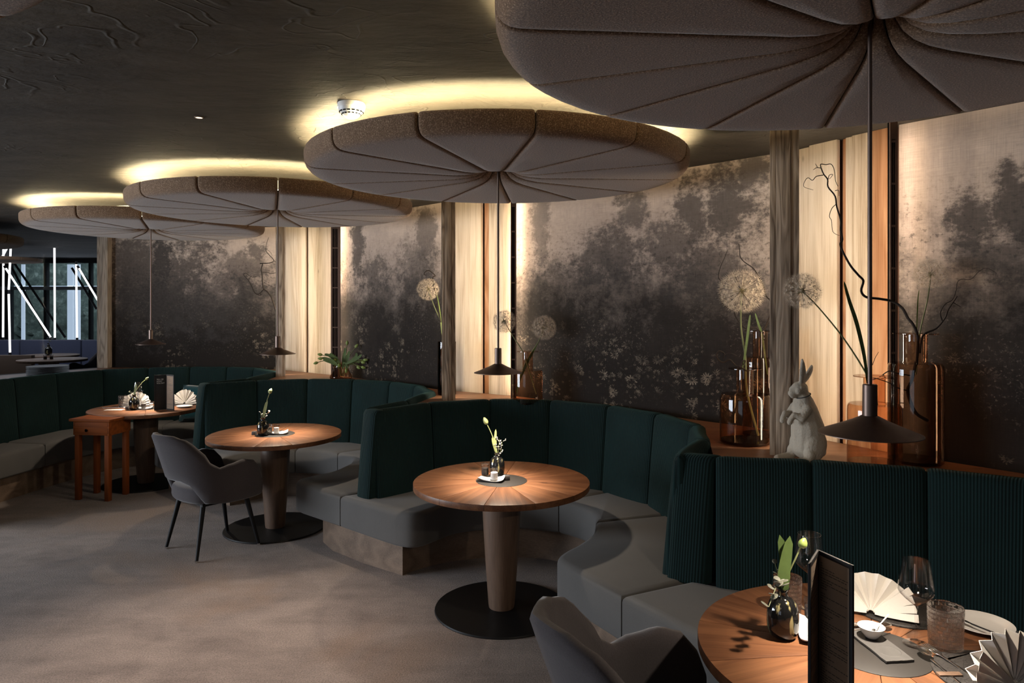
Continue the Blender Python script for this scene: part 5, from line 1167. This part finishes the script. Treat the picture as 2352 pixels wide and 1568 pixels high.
napkin(-3.83, 7.2, ZT + .005, .13, .3, .1, 'white napkin fan left, behind the far corner vase'); napkin(-3.40, 7.33, ZT + .006, .14, -.1, .1, 'white napkin fan right of the far corner menu')
charger(-3.40, 7.33, .15, 'round black charger under the right napkin of the far corner table'); charger(-3.87, 7.3, .15, 'round black charger under the left napkin of the far corner table')
x, y = G(424, 935, .75); plate(x, y, .075, 'white side plate in front of the far corner napkin', 'white_ceramic')
menu(-3.395, 6.93, math.atan2(-.045, .098), math.atan2(-.05, -.09), .108, .345, 'tall black menu with lettering on the far corner table', title=('TELL ME', 'WHAT', 'YOU EAT'), seed=9)
x, y = G(331, 938, .756); wavy_dish(x, y, 0, 'white dish under the pepper jar on the far corner table', .15, .085); shaker(x - .005, y, ZT + .009, 'pepper', 'pepper jar on the far corner table'); shaker(x + .045, y + .05, ZT + .012, 'salt', 'salt jar on the far corner table', .9)
bm = bmesh.new(); box(bm, (-.085, -.04, 0), (.085, .04, .0012)); x, y = G(262, 941, .75); tag(obj('paper_card', bm, M['paper'], None, (x, y, ZT), .08, smooth=0), 'white card lying at the left edge of the far corner table', 'card')
x, y = G(293, 940, .75); card_box(x, y, .1, 'black card stand beside the dotted vase, far corner table')
fork(-3.93, 7.08, ZT + .001, -1.3, 'silver fork left on the far corner table', 'fork')
x, y = G(428, 931, .75); fork(x + .02, y - .02, ZT + .017, -1.2, 'silver knife on the side plate of the far corner table', 'knife')

# cushions
def pillow(x, y, z, rz, tilt, s, label):
    bm = bmesh.new(); n = 14; F_ = []
    for sg in (1, -1):
        g = []
        for i in range(n + 1):
            row = []
            for j in range(n + 1):
                u, v = i / n * 2 - 1, j / n * 2 - 1; th_ = .075 * ((1 - u ** 4) * (1 - v ** 4)) ** .6; k = 1 - .07 * (1 - abs(u * v)) * max(abs(u), abs(v)) ** 3
                row.append(bm.verts.new((u * s / 2 * k, sg * th_ + .004 * math.sin(9 * u + 4 * v), v * s / 2 * k)))
            g.append(row)
        for i in range(n):
            for j in range(n): bm.faces.new((g[i][j], g[i + 1][j], g[i + 1][j + 1], g[i][j + 1]))
    bmesh.ops.remove_doubles(bm, verts=bm.verts, dist=.006); R = Matrix.Rotation(tilt, 4, 'X'); bmesh.ops.transform(bm, matrix=R, verts=bm.verts)
    return tag(obj('cushion', bm, M['teal_velvet'], None, (x, y, z), rz, smooth=70), label, 'cushion', 'teal velvet cushions in the corner booth')
pillow(-3.56, 8.04, .665, .05, -.3, .42, 'crinkled teal velvet cushion nearer the far corner menu'); pillow(-3.17, 7.98, .655, -.45, -.32, .42, 'teal velvet cushion at the right end of the far corner bench')

# stack of dark plates on the ledge by the window
px_, py_ = -5.1, 7.75
for k in range(7):
    plate(px_ + .002 * math.sin(k * 2), py_, .20, 'dark plate in the stack below the window, ' + ('lowest', 'second from the bottom', 'third from the bottom', 'the middle one', 'third from the top', 'second from the top', 'topmost')[k], 'plate_dark', LEDGE + .0145 * k, 'stacked dark plates', flat=True)

# ================================================================ room beyond the window
fr = 11.53
def strip_tube(a, b, label, d=fr):
    p, q = P3(*a, d), P3(*b, d); o = empty('light_tube', label, 'neon tube', (p + q) / 2, 0, 'white neon tubes beyond the window'); c = (p + q) / 2
    bm = bmesh.new(); tube(bm, [p - c, q - c], .015, 8); obj('tube', bm, M['neon'], o)
    bm = bmesh.new()
    for e, f in ((p - c, q - c), (q - c, p - c)):
        dd = (f - e).normalized(); tube(bm, [e - dd * .03, e + dd * .02], .019, 8)
    obj('end_caps', bm, M['steel_dark'], o); return o
strip_tube((125, 566), (126, 778), 'vertical neon tube in the middle of the window'); strip_tube((175, 604), (177, 778), 'vertical neon tube at the right of the window'); strip_tube((12, 614), (118, 777), 'long slanting neon tube crossing the window')
strip_tube((180, 614), (232, 702), 'short slanting neon tube at the right edge of the window'); strip_tube((8, 556), (7, 777), 'leftmost vertical neon tube in the window'); strip_tube((25, 561), (20, 668), 'upper half of the bent neon tube at left', 11.2); strip_tube((20, 672), (23, 812), 'lower half of the bent neon tube at left', 11.0); strip_tube((20, 562), (3, 594), 'short neon tube slanting down at upper left')
def far_box(name, label, cat, a, b, d0, d1, mat, group=None, bev=.01, parent=None):
    p, q = P3(*a, d0), P3(*b, d0); bm = bmesh.new(); box(bm, (min(p.x, q.x), d0, min(p.z, q.z)), (max(p.x, q.x), d1, max(p.z, q.z)), None, bev)
    return tag(obj(name, bm, M[mat], parent), label, cat, group)
# bench with blue padded back, in sections
be = empty('long_bench', 'long blue upholstered bench beyond the window', 'bench', (0, 0, 0))
for x0 in range(-12, -6):
    bm = bmesh.new(); box(bm, (x0 + .004, 11.45, .72), (x0 + .996, 11.62, 1.21), None, .03); obj('back_cushion', bm, M['blue_fabric'], be)
    bm = bmesh.new(); box(bm, (x0 + .004, 10.9, .48), (x0 + .996, 11.45, .73), None, .03); obj('seat_cushion', bm, M['blue_fabric'], be)
bm = bmesh.new(); box(bm, (-12, 10.98, .28), (-6, 11.6, .48)); obj('plinth', bm, M['dark_wall'], be, smooth=0)
def far_table(x, y, r, label):
    o = empty('round_table', label, 'table', (x, y, .28)); bm = bmesh.new(); slab(bm, circle((0, 0), r), .72, .75, .003, .003, 2); obj('tabletop', bm, M['oak_pedestal'], o)
    link('pedestal', PED, M['oak_pedestal'], o); link('base_plate', BASE, M['black_metal'], o); return o
far_table(-6.35, 9.75, .42, 'dark round table just beyond the window'); far_table(-6.95, 10.55, .42, 'dim round table near the blue bench beyond the window')
armchair(-6.14, 10.42, (-.9, .3), 'dim dark armchair beyond the window at right').location.z = .28
bm = bmesh.new(); box(bm, (-8.6, 9.95, .28), (-6.78, 10.03, 1.07), None, .01); tag(obj('low_screen', bm, M['brown_leather']), 'low brown upholstered screen beyond the window', 'screen')
black_vase(-6.9, 10.5, 1.0, 'dark bud vase on the dim table beyond the window', ZT + .28)
sprig('spiky dark sprig in the vase beyond the window', [(-6.9, 10.5, 1.14), (-6.89, 10.5, 1.23), (-6.87, 10.5, 1.30)], 'dry_leaf', 8, .018, 21, True)
shaker(-6.42, 9.70, ZT + .28, 'pepper', 'small jar on the table just beyond the window, left one'); shaker(-6.36, 9.74, ZT + .28, 'pepper', 'small jar on the table just beyond the window, right one')
disc(-8.0, 10.95, .3, 'dim felt disc hanging beyond the window', 2.45, .56, False)
# facade of the far room: frame posts, rails, panes, hedge outside
fa = empty('far_facade', 'dark steel and glass facade behind the neon tubes', 'facade', (0, 0, 0))
YF = 14.2
for x0, wv, mt in ((-11.3, .12, 'steel_dark'), (-10.5, .10, 'steel_dark'), (-9.95, .09, 'steel_light'), (-9.45, .10, 'steel_dark'), (-9.18, .32, 'steel_dark'), (-8.2, .06, 'steel_dark'), (-7.3, .05, 'steel_dark'), (-6.95, .05, 'steel_dark'), (-6.15, .34, 'steel_light')):
    bm = bmesh.new(); box(bm, (x0 - 1.2, YF - .05, 0), (x0 - 1.2 + wv, YF + .05, 3.6), None, .004); obj('facade_post', bm, M[mt], fa)
for z0, wv, mt in ((2.62, .16, 'steel_dark'), (2.08, .07, 'steel_light')):
    bm = bmesh.new(); box(bm, (-14, YF - .06, z0), (-4, YF + .06, z0 + wv), None, .004); obj('facade_rail', bm, M[mt], fa)
for a, b in (((20, 600), (110, 775)), ((30, 600), (150, 775)), ((165, 615), (222, 710)), ((175, 610), (235, 690))):
    bm = bmesh.new(); tube(bm, [P3(*a, 13.2), P3(*b, 13.2)], .022, 6); obj('brace', bm, M['steel_dark'], fa)
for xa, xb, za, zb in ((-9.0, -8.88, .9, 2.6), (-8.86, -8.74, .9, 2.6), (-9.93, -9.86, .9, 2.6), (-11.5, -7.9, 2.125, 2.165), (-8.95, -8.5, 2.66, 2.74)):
    bm = bmesh.new(); box(bm, (xa, YF + .07, za), (xb, YF + .09, zb)); tag(obj('lit_strip', bm, M['far_daylight'], fa, smooth=0), 'bright bluish strip of daylight')  # strips glow to stand for daylight on the window reveals and rail
bm = bmesh.new(); box(bm, (-14, YF - .005, 0), (-4, YF + .005, 3.6)); obj('facade_pane', bm, M['pane_glass'], fa, smooth=0)
t = NT('hedge'); c = t.co(); n = t.noise(c, 6, 8, .75); M['hedge'] = t.fin(t.ramp(n, [(.35, (.012, .02, .017)), (.55, (.045, .062, .05)), (.72, (.16, .19, .165))]), .9)
bm = bmesh.new(); n = 90; rd = random.Random(3); g = [[bm.verts.new((-16 + 12 * i / n, 17.6 + rd.uniform(-.09, .09), 4.2 * j / 36 + rd.uniform(-.03, .03))) for j in range(37)] for i in range(n + 1)]
for i in range(n):
    for j in range(36): bm.faces.new((g[i][j], g[i + 1][j], g[i + 1][j + 1], g[i][j + 1]))
tag(obj('hedge', bm, M['hedge'], smooth=180), 'blurred green hedge outside beyond the far facade', 'hedge', kind='stuff')
bm = bmesh.new(); box(bm, (-5.0, 9.3, 0), (-4.9, 14.5, CEIL)); tag(obj('wall_far_room', bm, M['dark_wall'], smooth=0), kind='structure')
